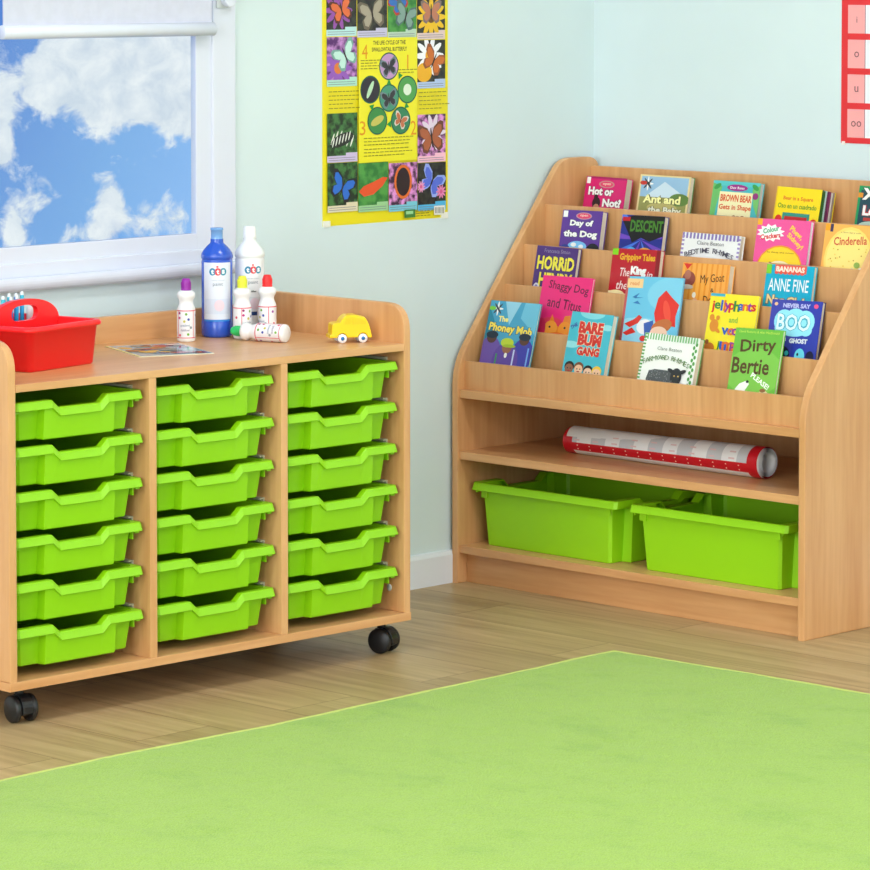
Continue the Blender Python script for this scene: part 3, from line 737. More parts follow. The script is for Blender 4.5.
def a_jel(a):
    a.rect(0, 0, .3, .06, (60, 170, 200)); cs = [(214, 40, 40), (50, 130, 60), (40, 90, 190), (230, 110, 30), (150, 50, 150)]
    s_ = 'jellyphants'; xs_ = [.08, .17, .26, .32, .38, .47, .57, .66, .75, .84, .92]
    for i, ch in enumerate(s_): a.text(ch, xs_[i], .25 + (.03 if ch in 'jyp' else 0) - (.01 if ch in 'lht' else 0), {'j': .25, 'l': .22, 'y': .2, 'p': .2, 'h': .22, 't': .18}.get(ch, .14), cs[i % 5], bold=.03)
    a.text('and', .54, .52, .12, (150, 190, 60), w=.18, bold=.03)
    for i, ch in enumerate('woolly'): a.text(ch, .44+i*.085, .76, .2 if ch == 'l' else .15, cs[(i+2) % 5], bold=.03)
    for i, ch in enumerate('jumpers'): a.text(ch, .30+i*.1, 1.06, .18, cs[(i+1) % 5], bold=.03)
    a.ell(.16, .66, .09, .13, (222, 140, 40)); a.ell(.1, .5, .05, .07, (222, 140, 40), 20); a.ell(.22, .5, .04, .05, (222, 140, 40)); a.ell(.22, .74, .09, .04, (222, 140, 40), -30); a.ell(.12, 1.12, .11, .11, (200, 120, 50)); a.ell(.06, 1.0, .04, .05, (160, 90, 40))
book('book', 'yellow joke book with multicoloured title, third on the second tier from the front', .136, .196, .006, 5.024, 6.099, .515, .24, .5, (246, 226, 40), a_jel)
def a_boo(a):
    a.rect(0, 0, .5, 1.5, (62, 66, 170)); a.ell(.09, .09, .035, .035, (240, 190, 140)); a.ell(.88, .1, .045, .045, (236, 80, 130)); a.text('NEVER SAY', .5, .11, .09, (190, 190, 236), w=.54, bold=.05)
    for u, v, ru, rv in ((.28, .42, .19, .23), (.5, .36, .2, .2), (.7, .42, .19, .23), (.5, .56, .3, .16), (.24, .56, .12, .12), (.74, .58, .12, .12)): a.ell(u, v, ru, rv, (150, 226, 248))
    a.otext('BOO', .48, .44, .33, (226, 248, 252), (70, 170, 200), w=.66, bold=.02); a.text('to a', .3, .77, .09, (200, 210, 240), w=.16, bold=.03); a.text('GHOST', .62, .80, .1, (226, 232, 246), w=.36, bold=.06)
    a.ell(.3, 1.08, .18, .18, (24, 24, 60)); a.ell(.68, 1.1, .1, .16, (110, 214, 236)); a.ell(.64, 1.06, .02, .03, BLK); a.ell(.42, 1.05, .04, .05, (60, 190, 200)); a.ell(.88, 1.1, .08, .12, (24, 24, 60))
book('book', 'navy ghost story paperback with pale glowing letters, rightmost on the second tier from the front', .138, .194, .011, 4.848, 6.099, .515, .24, 1.1, (48, 60, 170), a_boo, spine=(36, 36, 90))
def a_pho(a):
    a.poly([(0, .0), (1, 0), (1, .7), (0, .8)], (70, 160, 200)); a.poly([(.3, 0), (.62, 0), (.45, .45)], (150, 206, 230)); a.poly([(.7, 0), (1, 0), (1, .6), (.66, .3)], (110, 190, 220)); a.poly([(0, .1), (.2, .5), (0, .8)], (30, 130, 160))
    for k in range(4): a.ell(.17, .15, .11, .022, (60, 60, 70) if k % 2 else WHT, rot=45*k)
    a.ell(.06, .15, .07, .04, (120, 200, 60)); a.text('The', .32, .34, .11, (250, 236, 130), w=.2, bold=.04); a.otext('Phoney Mob', .50, .54, .2, (250, 226, 90), (30, 70, 110), w=.88, bold=.04, rot=-3); a.rect(.80, .6, .95, .76, (90, 150, 210))
    for u, v, c in ((.16, .98, (110, 80, 170)), (.82, .98, (60, 60, 170))): a.ell(u, v, .22, .3, c); a.ell(u+.0, v-.28, .1, .11, (90, 56, 46)); a.ell(u, v-.33, .12, .07, (26, 40, 60))
    a.ell(.5, 1.12, .26, .34, (96, 66, 160)); a.ell(.5, .86, .1, .13, (150, 96, 70)); a.ell(.49, .78, .13, .09, (190, 210, 50)); a.ell(.54, .84, .13, .03, (160, 190, 40)); a.ell(.5, 1.02, .03, .05, WHT); a.rect(.64, .9, .67, 1.5, (200, 210, 246)); a.rect(.3, 1.0, .33, 1.5, (60, 150, 90)); a.rect(.92, .85, .95, 1.4, (120, 170, 240))
book('book', 'teal book with yellow title and three hooded figures, leftmost on the front tier', .154, .211, .006, 5.629, 6.030, .4497, .3, .4, (44, 160, 190), a_pho)
def a_bare(a):
    a.ell(.5, .0, .3, .14, (130, 214, 226)); a.ell(.1, .75, .2, .08, (150, 222, 232)); a.ell(.9, .3, .15, .07, (150, 222, 232)); a.text('THE', .1, .33, .09, (60, 60, 160), w=.16, rot=30, bold=.03)
    a.otext('BARE', .52, .34, .27, (214, 50, 40), (246, 226, 190), w=.58, bold=.06); a.otext('BUM', .53, .62, .27, (214, 50, 40), (246, 226, 190), w=.56, bold=.06); a.otext('GANG', .54, .88, .20, (214, 50, 40), (246, 226, 190), w=.54, bold=.06)
    for u, sk_, hr in ((.16, (150, 100, 76), (30, 24, 24)), (.39, (240, 196, 160), (120, 70, 40)), (.62, (240, 200, 170), (24, 24, 28)), (.83, (240, 196, 160), (240, 200, 60))):
        v = 1.30 + (.05 if u in (.62, .83) else 0); a.ell(u, v-.05, .115, .12, hr); a.ell(u, v, .10, .11, sk_); a.ell(u-.035, v-.01, .013, .016, BLK); a.ell(u+.035, v-.01, .013, .016, BLK); a.ell(u, v+.05, .035, .014, (170, 50, 50)); a.ell(u, v+.2, .14, .12, (220, 120, 60) if u < .5 else (60, 120, 190))
book('book', 'light blue paperback with red capitals above four small faces, second on the front tier', .125, .200, .016, 5.389, 6.033, .4497, .26, -.6, (70, 186, 208), a_bare)
def a_farm(a):
    for k in range(20):
        a.rect(k/20, .0, k/20+.025, .11, (130, 190, 130))
        a.rect(0, k*.06, .05, k*.06+.03, (100, 170, 90)); 
        a.ell(.94+.02*(-1)**k, .12+k*.055, .022, .034, (90, 160, 80))
    a.text('Clare Beaton', .5, .25, .06, (120, 130, 120), w=.44, bold=0); s_ = 'FARMYARD RHYMES'
    for i, ch in enumerate(s_):
        if ch == ' ': continue
        f_ = (i-7)/7; a.text(ch, .48+f_*.40, .40+f_*f_*.10, .082, (90, 130, 70), rot=-f_*20, bold=.0)
    wool = two_tone('woolly_print', (60, 64, 66), (110, 112, 112), 500, rough=.8)
    cv_pts = [(.2, .66), (.3, .62), (.62, .62), (.66, .7), (.66, .98), (.2, .98), (.17, .8)]
    a.poly(cv_pts, (84, 88, 90)); a.ell(.70, .72, .1, .16, (44, 46, 48)); a.ell(.60, .62, .07, .035, (40, 42, 44), -20); a.ell(.80, .62, .07, .035, (40, 42, 44), 20); a.ell(.67, .70, .014, .014, (210, 170, 90)); a.ell(.74, .70, .014, .014, (210, 170, 90)); a.rect(.26, .95, .31, 1.2, (40, 42, 44)); a.rect(.56, .95, .61, 1.2, (40, 42, 44))
    for k in range(60): a.ell(random.uniform(.2, .64), random.uniform(.65, .96), .008, .008, (140, 144, 146))
book('book', 'white nursery rhyme book with a black sheep, third on the front tier', .159, .167, .016, 5.148, 6.033, .4497, .26, -.9, (244, 246, 242), a_farm, spine=(100, 160, 90))
def a_dirty(a):
    a.ell(.5, .9, .6, .5, (128, 196, 76)); a.text('David Roberts & Alan MacDonald', .5, .07, .05, (206, 226, 90), w=.84, bold=0)
    a.text('Dirty', .52, .38, .34, (86, 60, 26), w=.74, bold=.02, rot=4); a.text('Bertie', .42, .78, .34, (86, 60, 26), w=.78, bold=.02, rot=0)
    a.text('PLEASE!', .66, 1.08, .11, (246, 250, 240), w=.44, rot=-28, bold=.03)
    a.poly([(.16, 1.28), (.24, 1.16), (.40, 1.08), (.44, 1.16), (.34, 1.36), (.18, 1.34)], (246, 246, 240)); a.ell(.40, 1.11, .03, .03, BLK); a.ell(.76, 1.34, .1, .07, (238, 214, 170)); a.ell(.74, 1.27, .06, .04, (150, 100, 60)); a.ell(.3, 1.38, .16, .05, (110, 150, 60))
book('book', 'green paperback with brown scrawled title, rightmost on the front tier', .131, .199, .008, 4.902, 6.033, .4497, .26, 1.2, (110, 186, 62), a_dirty, pg=flat((240, 238, 226), .7))

# ------------------------------------------------------------------ things on top of the storage unit
ZT = 0.6498
def AT(x, y, ang=0, z=ZT): return MA @ Matrix.Translation((x, y, z)) @ Matrix.Rotation(ang, 4, 'Z')
FACE = math.atan2(-1, -1) + 0.0234      # direction, in the unit's frame, of the room side (toward the viewer's side)

# red caddy with a handle
red_p = plastic('red_caddy_plastic', (250, 30, 36), 0.28)
MC = AT(0.233, 0.252, R(12))
cad = thing('desk_caddy', 'red plastic desk caddy with a carrying handle on top of the storage unit', 'caddy', MC)
CW, CD, CH = 0.1135, 0.115, 0.0875
def rrect(hx, hy, r_, z, n=5):
    out = []
    for cx, cy, a0 in ((hx-r_, -hy+r_, -90), (hx-r_, hy-r_, 0), (-hx+r_, hy-r_, 90), (-hx+r_, -hy+r_, 180)):
        for i in range(n+1):
            a = R(a0+90*i/n); out.append((cx+r_*math.cos(a), cy+r_*math.sin(a), z))
    return out
loops = [rrect(CW-.017, CD-.017, .011, 0), rrect(CW-.014, CD-.014, .012, .003), rrect(CW-.0075, CD-.0075, .014, CH-.0115), rrect(CW-.002, CD-.002, .017, CH-.0105), rrect(CW, CD, .018, CH-.008), rrect(CW, CD, .018, CH-.004), rrect(CW-.003, CD-.003, .017, CH),
         rrect(CW-.010, CD-.010, .015, CH), rrect(CW-.0115, CD-.0115, .013, CH-.003), rrect(CW-.0165, CD-.0165, .012, .004)]
def loft(loops, mat, cap0=True, cap1=True, smooth=True):
    mb = MB(); n = len(loops[0]); vs = [p for l in loops for p in l]; fs = []
    for k in range(len(loops)-1):
        for i in range(n):
            j = (i+1) % n; fs.append((k*n+i, k*n+j, (k+1)*n+j, (k+1)*n+i))
    if cap0: fs.append(list(range(n))[::-1])
    if cap1: fs.append([(len(loops)-1)*n+i for i in range(n)])
    mb.add(vs, fs, mat, smooth=smooth); return mb
loft(loops, red_p).build('tub', cad)
# handle wall: arched plate with a slot
hb = bmesh.new()
outer = [(-0.098, CH-.006)] + [(0.105*math.copysign(abs(math.cos(a))**.92, math.cos(a)), CH-.006 + 0.048*math.sin(a)**.9) for a in [math.pi*(1-i/24) for i in range(1, 24)]] + [(0.098, CH-.006)]
outer[0] = (-0.100, CH-.006); outer[-1] = (0.100, CH-.006)
full = outer + [(0.090, .006), (-0.090, .006)]
hole = [(0.040*math.copysign(abs(math.cos(a))**.5, math.cos(a)), CH+.0150 + 0.0155*math.copysign(abs(math.sin(a))**.6, math.sin(a))) for a in [2*math.pi*i/24 for i in range(24)]]
hole = [(x, z if z < CH+.0150 else z - 0.003*(abs(x)/.040)**2) for x, z in hole]
hv = [hb.verts.new((p[0], -0.006, p[1])) for p in full]; hh = [hb.verts.new((p[0], -0.006, p[1])) for p in hole]
es = [hb.edges.new((hv[i], hv[(i+1) % len(hv)])) for i in range(len(hv))] + [hb.edges.new((hh[i], hh[(i+1) % len(hh)])) for i in range(len(hh))]
bmesh.ops.triangle_fill(hb, use_beauty=True, edges=es)
ex = bmesh.ops.extrude_face_region(hb, geom=hb.faces[:])
for v in [g for g in ex['geom'] if isinstance(g, bmesh.types.BMVert)]: v.co.y = 0.006
bmesh.ops.recalc_face_normals(hb, faces=hb.faces[:])
hm = MB(); hm.bm(hb, red_p); hm.build('handle', cad)

# blue pens standing in the back of the caddy
pen_b = [(4, 130, 222), (36, 178, 240), (50, 200, 222)]
def pen(x, y, h, c, tilt, tip=(236, 244, 246)):
    M = MC @ Matrix.Translation((x, y, .0045)) @ Matrix.Rotation(R(tilt), 4, 'Y')
    o = thing('felt_pen', 'blue pen with a white tip standing in the red desk caddy', 'pen', M, 'blue pens in the red caddy')
    t_ = MB(); t_.lathe([(0, 0), (.0042, 0), (.0042, h-.009), (.0036, h-.007)], flat(c, .3), seg=14); t_.build('barrel', o)
    t_ = MB(); t_.lathe([(.0036, h-.007), (.0034, h-.003), (.0018, h), (0, h)], flat(tip, .4), seg=14); t_.build('tip', o)
for i, (x, h) in enumerate(((0.022, .126), (.032, .123), (.042, .122), (.050, .128), (.060, .124), (.068, .127), (.078, .112), (.0875, .129))):
    pen(x, .070 + (.005 if i % 2 else -.004), h, pen_b[(2, 1, 0, 2, 1, 0, 1, 2)[i]], (-1.2, 0, .6, -.5, .5, .8, -.3, .3)[i])
gs = thing('glue_stick', 'white and pink glue stick beside the blue pens in the red desk caddy', 'glue stick', MC @ Matrix.Translation((.084, .048, .0045)))
t = MB(); t.lathe([(0, 0), (.009, 0), (.009, .070), (0, .070)], flat((206, 30, 110), .4), seg=20); t.build('base', gs)
t = MB(); t.lathe([(0, .070), (.0092, .070), (.0092, .098), (.007, .102), (0, .102)], flat((240, 232, 232), .35), seg=20); t.build('cap', gs)
gm_ = thing('green_marker', 'dark green marker end showing inside the right of the red desk caddy', 'marker', MC @ Matrix.Translation((.074, .018, .0045)) @ Matrix.Rotation(R(6), 4, 'Y'))
t = MB(); t.lathe([(0, 0), (.007, 0), (.007, .05), (0, .05)], flat((230, 230, 226), .35), seg=18); t.build('barrel', gm_)
t = MB(); t.lathe([(0, .05), (.0075, .05), (.0075, .083), (.006, .0855), (0, .0855)], flat((24, 130, 90), .35), seg=18); t.build('cap', gm_)

# paint dabber bottles
white_p = plastic('white_bottle_plastic', (240, 240, 240), 0.3)
def label_band(mb, r_, z0, z1, a0, a1, mat, n=20):
    for i in range(n):
        b0 = a0+(a1-a0)*i/n; b1 = a0+(a1-a0)*(i+1)/n
        mb.add([(r_*math.cos(b0), r_*math.sin(b0), z0), (r_*math.cos(b1), r_*math.sin(b1), z0), (r_*math.cos(b1), r_*math.sin(b1), z1), (r_*math.cos(b0), r_*math.sin(b0), z1)], [(0, 1, 2, 3)], mat, smooth=True)
def on_cyl(mb2, r_, ang0):
    """wrap printing (x across, y up) round a cylinder of radius r_ facing ang0"""
    for i, v in enumerate(mb2.v):
        a = ang0 + v.x/r_; rr_ = r_ + v.z
        mb2.v[i] = Vector((rr_*math.cos(a), rr_*math.sin(a), v.y))
    return mb2
def merge(dst, src):
    o = len(dst.v); dst.v += src.v
    for f, mi, s in zip(src.f, src.mi, src.sm):
        dst.f.append([i+o for i in f]); dst.mi.append(dst.slot(src.mats[mi])); dst.sm.append(s)
I4 = Matrix.Identity(4)
def dabber(label, M, cap_c, face):
    o = thing('paint_dabber', label, 'paint bottle', M, 'white paint dabber bottles')
    p = [(0, 0), (.0165, 0), (.0185, .002), (.019, .004), (.019, .066), (.0175, .072), (.0150, .077), (.0143, .082), (.0150, .087), (.0182, .092), (.0188, .096), (.0182, .101), (.014, .105), (.0095, .107), (0, .107)]
    t = MB(); t.lathe(p, white_p, seg=36); t.build('bottle', o)
    lb = MB(); label_band(lb, .0191, .008, .066, face-2.6, face+2.6, flat((240, 238, 240), .35), 44)
    label_band(lb, .01918, .064, .066, face-2.6, face+2.6, flat((222, 70, 96), .35), 44); label_band(lb, .01918, .008, .0095, face-2.6, face+2.6, flat((222, 70, 96), .35), 44)
    for sg in (-1, 1):
        label_band(lb, .01918, .008, .066, face+sg*0.92-.04, face+sg*0.92+.04, flat((222, 70, 96), .35), 2)
    pr_ = MB()
    dots = [(-.014, .060, (150, 30, 110)), (.001, .058, (110, 170, 60)), (.006, .047, (60, 80, 170)), (-.003, .043, (200, 190, 70)), (-.013, .014, (222, 50, 80)), (.005, .016, (120, 180, 60)), (-.014, .050, (190, 40, 120)), (.011, .030, (140, 150, 160)), (.030, .030, (222, 50, 80)), (.027, .055, (150, 50, 150)), (.032, .014, (110, 170, 60)), (-.030, .045, (222, 60, 90)), (-.027, .018, (60, 80, 170)), (-.034, .02, (110, 170, 60))]
    for k, (x, y, c) in enumerate(dots): pr_.ells(x, y, .0027, .0027, .0002, flat(c, .4), n=10)
    pr_.text('paint', -.001, .034, .006, .0003, flat((150, 160, 180), .4), I4, w=.020, bold=.02); pr_.text('dabber', -.001, .025, .005, .0003, flat((160, 150, 170), .4), I4, w=.020, bold=.02)
    on_cyl(pr_, .0191, face); merge(lb, pr_); lb.build('sticker', o)
    t = MB(); t.lathe([(0, .106), (.0108, .106), (.0108, .109), (.0100, .110), (.0098, .124), (.0085, .128), (.0070, .131), (0, .131)], plastic('dabber_cap', cap_c, .35), seg=28)
    for k in range(14):
        a = 2*math.pi*k/14; t.box((.0096, -.0007, .111), (.0106, .0007, .123), t.mats[0], Matrix.Rotation(a, 4, 'Z'))
    t.build('cap', o)
    return o
dabber('white paint dabber bottle with a purple cap standing alone left of the blue bottle', AT(.740, .352), (150, 30, 160), FACE)
dabber('white paint dabber bottle with a yellow cap standing right of the blue bottle', AT(.861, .313), (226, 230, 60), FACE+.9)
dabber('white paint dabber bottle with a red cap standing in front of the white paint bottle', AT(.916, .296), (236, 36, 36), FACE-.75)
ax = Vector((-.316, .949, 0)).normalized(); side = ax.cross(Vector((0, 0, 1)))
ML = AT(.869, .184, 0, ZT+.0191) @ Matrix(((0, side.x, ax.x, 0), (0, side.y, ax.y, 0), (-1, 0, 0, 0), (0, 0, 0, 1)))
dabber('white paint dabber bottle with a green cap lying on its side', ML, (50, 200, 110), R(-114))

# big ready-mix paint bottles
def paint_bottle(label, M, body_c, face, r_, H_, clear, neck_c, cap):
    o = thing('paint_bottle', label, 'paint bottle', M, 'large paint bottles on the storage unit')
    k = r_/.0335
    p = [(0, 0), (.028*k, 0), (.032*k, .003), (.0335*k, .008), (.0335*k, .032), (.0325*k, .034), (.0328*k, .036), (.0328*k, .160), (.0318*k, .162), (.0318*k, .1635), (.0335*k, .166), (.0338*k, .171), (.0325*k, .176), (.0275*k, .184), (.0205*k, .1915), (.0145, .197), (.0136, .200), (.0135, .206)]
    m_ = plastic('bottle_plastic', body_c, .22)
    b_ = m_.node_tree.nodes['Principled BSDF']
    if clear: b_.inputs['Coat Weight'].default_value = .4
    t = MB(); t.lathe(p, m_, seg=48); t.build('bottle', o)
    t = MB()
    if cap:
        t.lathe([(.0130, .204), (.0140, .205), (.0135, .209), (.0128, .224), (.0115, .229), (0, .229)], plastic('white_screw_cap', (244, 246, 246), .3), seg=32); t.build('cap', o)
    else:
        nm = plastic('open_neck', neck_c, .15)
        t.lathe([(.0130, .204), (.0125, .208), (.0125, .224), (.0136, .2245), (.0136, .229), (.0112, .229), (.0108, .206)], nm, seg=32); t.build('neck', o)
    lb = MB(); aw = 1.02
    label_band(lb, .0330*k, .036, .158, face-aw, face+aw*.92, flat((226, 232, 244) if clear else (240, 242, 244), .3), 24)
    w_ = aw*.033
    pr_ = MB()
    for i, (ch, c) in enumerate((('t', (20, 130, 170)), ('t', (226, 50, 60)), ('s', (20, 140, 170)))):
        x = -.0115+.0115*i; pr_.ells(x, .139, .0072, .0078, .0003, flat(c, .35)); pr_.text(ch, x, .139, .0100 if ch == 't' else .0092, .0007, flat((240, 250, 250), .35), I4, bold=.05)
    pr_.ells(-.001, .1495, .0026, .0018, .0003, flat((226, 50, 60), .35))
    pr_.text('ready mixed', 0, .121, .0034, .0004, flat((150, 165, 180), .4), I4, w=.026, bold=0); pr_.text('paint', 0, .112, .0090, .0004, flat((110, 125, 140), .4), I4, w=.021, bold=.0)
    pr_.recs(-.030, .050, .030, .082, .0002, flat((214, 222, 238) if clear else (226, 228, 232), .35))
    pr_.ells(.003, .068, .011, .012, .0004, flat((236, 212, 222), .4))
    if not clear:
        pr_.text('600ml', .000, .094, .004, .0004, flat((60, 64, 70), .4), I4, w=.012, bold=.04); pr_.recs(-.008, .043, .008, .051, .0004, flat((10, 60, 120), .4))
    on_cyl(pr_, .0330*k, face); merge(lb, pr_); lb.build('sticker', o)
    if clear:
        t = MB(); label_band(t, .0331*k, .0345, .0385, face-aw, face+aw*.92, flat((20, 130, 220), .3), 24); t.build('sticker_edge', o)
    return o
paint_bottle('tall open bottle of blue paint on the storage unit', AT(.848, .378), (34, 84, 200), FACE+.10, .0335, .229, True, (120, 170, 230), False)
paint_bottle('tall capped bottle of white paint standing behind the small dabbers', AT(.925, .361), (238, 241, 241), FACE+.28, .0315, .229, False, None, True)

# leaflet
lf = Matrix(((0.9373, 0.4357, 0, .479), (-0.3485, 0.9001, 0, .193), (0, 0, 1, ZT), (0, 0, 0, 1)))
e1 = Vector((.156, -.058)); e1.normalize(); e2 = Vector((-e1.y, e1.x))
lf = MA @ Matrix(((e1.x, e2.x, 0, .479), (e1.y, e2.y, 0, .193), (0, 0, 1, ZT), (0, 0, 0, 1)))
m_ = MB()
m_.box((0, 0, 0), (.160, .209, .0012), flat((226, 224, 196), .3))
m_.poly([(.006, .004), (.158, .004), (.158, .206), (.006, .206)], .0013, flat((150, 190, 206), .12), I4)
m_.poly([(0, .0), (.006, .0), (.006, .209), (0, .209)], .0013, flat((236, 226, 130), .2), I4)
rnd = random.Random(3)
for k in range(34):
    c = rnd.choice([(206, 60, 56), (60, 110, 180), (80, 170, 206), (130, 84, 70), (34, 60, 120), (60, 150, 170), (160, 50, 120), (228, 232, 238), (40, 150, 160), (230, 190, 90)])
    pts = clip(ellpts(rnd.uniform(.02, .145), rnd.uniform(.02, .19), rnd.uniform(.008, .022), rnd.uniform(.008, .02), rnd.uniform(0, 3), 11), .008, .006, .156, .204)
    m_.poly(pts, .0013+.00003*(k+1), flat(c, .1), I4)
o = m_.build('leaflet'); o.matrix_world = lf
tag(o, 'glossy colourful leaflet lying flat on top of the storage unit', 'leaflet')

# yellow toy car
MCAR = AT(.972, .104, R(-30)) @ Matrix.Scale(.92, 4)
car = thing('toy_car', 'yellow toy car with white wheels on the right end of the storage unit', 'toy car', MCAR)
yl = plastic('yellow_toy_plastic', (248, 206, 8), .3)
sidep = [(-.050, .012), (-.050, .018), (-.0455, .020), (-.0445, .042), (-.040, .045), (-.026, .046)] + bez((-.026, .046), (-.020, .059), (-.010, .0625), 4)[1:] + [(.012, .0625), (.018, .060)] + bez((.030, .058), (.040, .048), (.047, .016), 6) + [(.047, .011)]
def arch(cx, r_): return [(cx + r_*math.cos(a), .0105 + r_*math.sin(a)) for a in [R(8)+R(164)*i/8 for i in range(9)]]
cp = sidep + [(.030+.010, .011)] + arch(.026, .0115) + arch(-.0215, .0115)
t = MB(); t.prism(cp, -.021, .021, yl, axis='y', bev=.002); t.build('body', car)
win_c = flat((240, 196, 4), .3)
for sy in (-.0222, .0216):
    for q in ([(-.018, .042), (-.013, .056), (-.002, .057), (-.003, .042)], [(.002, .042), (.001, .057), (.016, .056), (.031, .049), (.034, .042)]):
        wn = MB(); wn.prism(q, sy, sy+.0006, win_c, axis='y'); wn.build('window_panel', car)
wm = flat((240, 240, 242), .3); hubm = flat((20, 110, 180), .35)
for cx in (-.0215, .026):
    for s in (-1, 1):
        w_ = MB(); Mw = Matrix.Translation((cx, s*.0195, .0102)) @ Matrix.Rotation(R(90)*s*-1, 4, 'X')
        w_.lathe([(0, -.004), (.0095, -.004), (.0102, -.002), (.0102, .003), (.009, .0045), (0, .0048)], wm, Mw, seg=28)
        wo = w_.build('wheel', car)
        h_ = MB(); h_.lathe([(0, .0062), (.0038, .0060), (.0044, .0045)], hubm, Mw, seg=20); h_.build('hub', wo)

# ------------------------------------------------------------------ poster on the window wall
PW, PH = 0.402, 0.575
MP = Matrix(((1, 0, 0, 5.593), (0, 0, -1, YW-.0004), (0, 1, 0, 0.8470), (0, 0, 0, 1)))
pm = MB(); pY = flat((238, 222, 24), .35)
nx, ny = 24, 12
def wav(x, y): return -.0006*math.cos(x*40)*0 - .0012*math.sin(y*9+1)*0 + 0.0
vs = []; fs = []
for iy in range(ny+1):
    for ix in range(nx+1):
        x, y = PW*ix/nx, PH*iy/ny; vs.append((x, y, wav(x, y)))
for iy in range(ny):
    for ix in range(nx): fs.append((iy*(nx+1)+ix, iy*(nx+1)+ix+1, (iy+1)*(nx+1)+ix+1, (iy+1)*(nx+1)+ix))
pm.add(vs, fs, pY)
art = MB(); PL = [0.0]; FR = [(0, 0, PW, PH)]
_raw = art.poly
def _poly(pts, z, mat, M):
    pts = clip(pts, *FR[0])
    if pts: _raw(pts, z, mat, M)
art.poly = _poly
def pz(): PL[0] += .00004; return .0002+PL[0]
def px(X, Y): return ((X-83)/457*PW, (822-(Y+(X-83)*.059))*.000617)
def prect(X0_, Y0_, X1_, Y1_, c, mat=None):
    a_, b_ = px(X0_, Y0_), px(X1_, Y1_); b0 = px(X1_, Y0_-(X1_-X0_)*.059); 
    x0, y1 = a_; x1 = b_[0]; y0 = a_[1]-(Y1_-Y0_)*.000617
    art.poly([(x0, y0), (x1, y0), (x1, y1), (x0, y1)], pz(), mat or flat(c, .35), I4); return x0, y0, x1, y1
def fly(cx, cy, s, c, edge, rot=0):
    z1, z2, z3 = pz(), pz(), pz()
    c_, s_ = math.cos(rot), math.sin(rot)
    T = lambda q: (cx+s*(c_*q[0]-s_*q[1]), cy+s*(s_*q[0]+c_*q[1]))
    for sg in (-1, 1):
        up = [(0, .05), (.25, .55), (.75, .8), (1.0, .7), (.95, .3), (.6, .0), (0, -.05)]; dn_ = [(0, .0), (.5, -.02), (.8, -.25), (.75, -.65), (.45, -.8), (.15, -.5), (0, -.2)]
        for sh in (up, dn_):
            q = [T((sg*x, y)) for x, y in sh]; q2 = [T((sg*(x*.78+.05), y*.78)) for x, y in sh]
            if sg < 0: q.reverse(); q2.reverse()
            art.poly(q, z1, flat(edge, .35), I4); art.poly(q2, z2, flat(c, .35), I4)
    art.ell(cx, cy, .06*s, .55*s, z3, flat((40, 30, 26), .4), I4, rot=rot, n=10)
fol = [two_tone('photo_foliage', (20, 44, 24), (64, 120, 60), 60), two_tone('photo_dark', (24, 22, 28), (52, 56, 44), 60), two_tone('photo_green', (44, 120, 52), (80, 156, 70), 45), two_tone('photo_violet', (90, 40, 110), (200, 140, 210), 60)]
pnk = two_tone('photo_pink', (60, 30, 60), (230, 150, 220), 70)
cap = [(186, 226, 226), (200, 196, 226), (186, 210, 190), (226, 200, 196)]
def tile(X0_, Y0_, X1_, Y1_, bg_, capc, fn):
    x0, y0, x1, y1 = prect(X0_, Y0_, X1_, Y1_, None, mat=bg_)
    ch = .0145; z_ = pz(); art.poly([(x0, y0), (x1, y0), (x1, y0+ch), (x0, y0+ch)], z_, flat(capc, .35), I4)
    art.poly([(x0+(x1-x0)*.62, y0+ch), (x1, y0+ch), (x1, y0+ch+.006), (x0+(x1-x0)*.62, y0+ch+.006)], z_, flat(capc, .35), I4)
    z_ = pz()
    for q in range(2): art.poly([(x0+.004, y0+.004+q*.005), (x1-.006, y0+.004+q*.005), (x1-.006, y0+.0052+q*.005), (x0+.004, y0+.0052+q*.005)], z_, flat((120, 120, 140), .5), I4)
    FR[0] = (x0, y0+ch+.0003, x1, y1); fn((x0+x1)/2, (y0+y1)/2+ch/2, (x1-x0)/2); FR[0] = (0, 0, PW, PH)
CX = [98, 207, 317, 424, 528]
OR = (226, 110, 60)
def petals(x, y, s, c, cc, n=10):
    z1, z2 = pz(), pz()
    for k in range(n): art.ell(x+s*.55*math.cos(2*math.pi*k/n), y+s*.55*math.sin(2*math.pi*k/n), s*.5, s*.16, z1+.000002*k, flat(c, .4), I4, rot=2*math.pi*k/n, n=10)
    art.ell(x, y, s*.3, s*.3, z2, flat(cc, .4), I4)
tile(98, -42, 205, 137, fol[1], cap[0], lambda x, y, s: (petals(x-.01, y-.005, s*.9, (150, 80, 170), (110, 60, 40)), fly(x, y-.004, s*.75, OR, (90, 40, 20), .3)))
tile(207, -42, 315, 137, fol[1], cap[1], lambda x, y, s: fly(x, y-.01, s*.9, (170, 160, 140), (110, 100, 84), .2))
tile(317, -42, 422, 137, fol[2], cap[2], lambda x, y, s: (fly(x-.012, y+.02, s*.7, (50, 110, 190), (190, 60, 50), .6), fly(x+.012, y-.012, s*.8, (130, 160, 150), (80, 110, 110), -.3)))
tile(424, -42, 528, 137, fol[1], cap[3], lambda x, y, s: (petals(x, y-.012, s*1.0, (238, 190, 30), (120, 80, 30), 12), fly(x, y, s*.75, (190, 120, 90), (130, 110, 110), 0)))
tile(98, 140, 205, 318, fol[3], (176, 226, 206), lambda x, y, s: (petals(x-.012, y-.022, s*.9, (150, 90, 190), (220, 120, 50)), fly(x+.010, y+.006, s*.8, (196, 232, 222), (120, 170, 160), .5)))
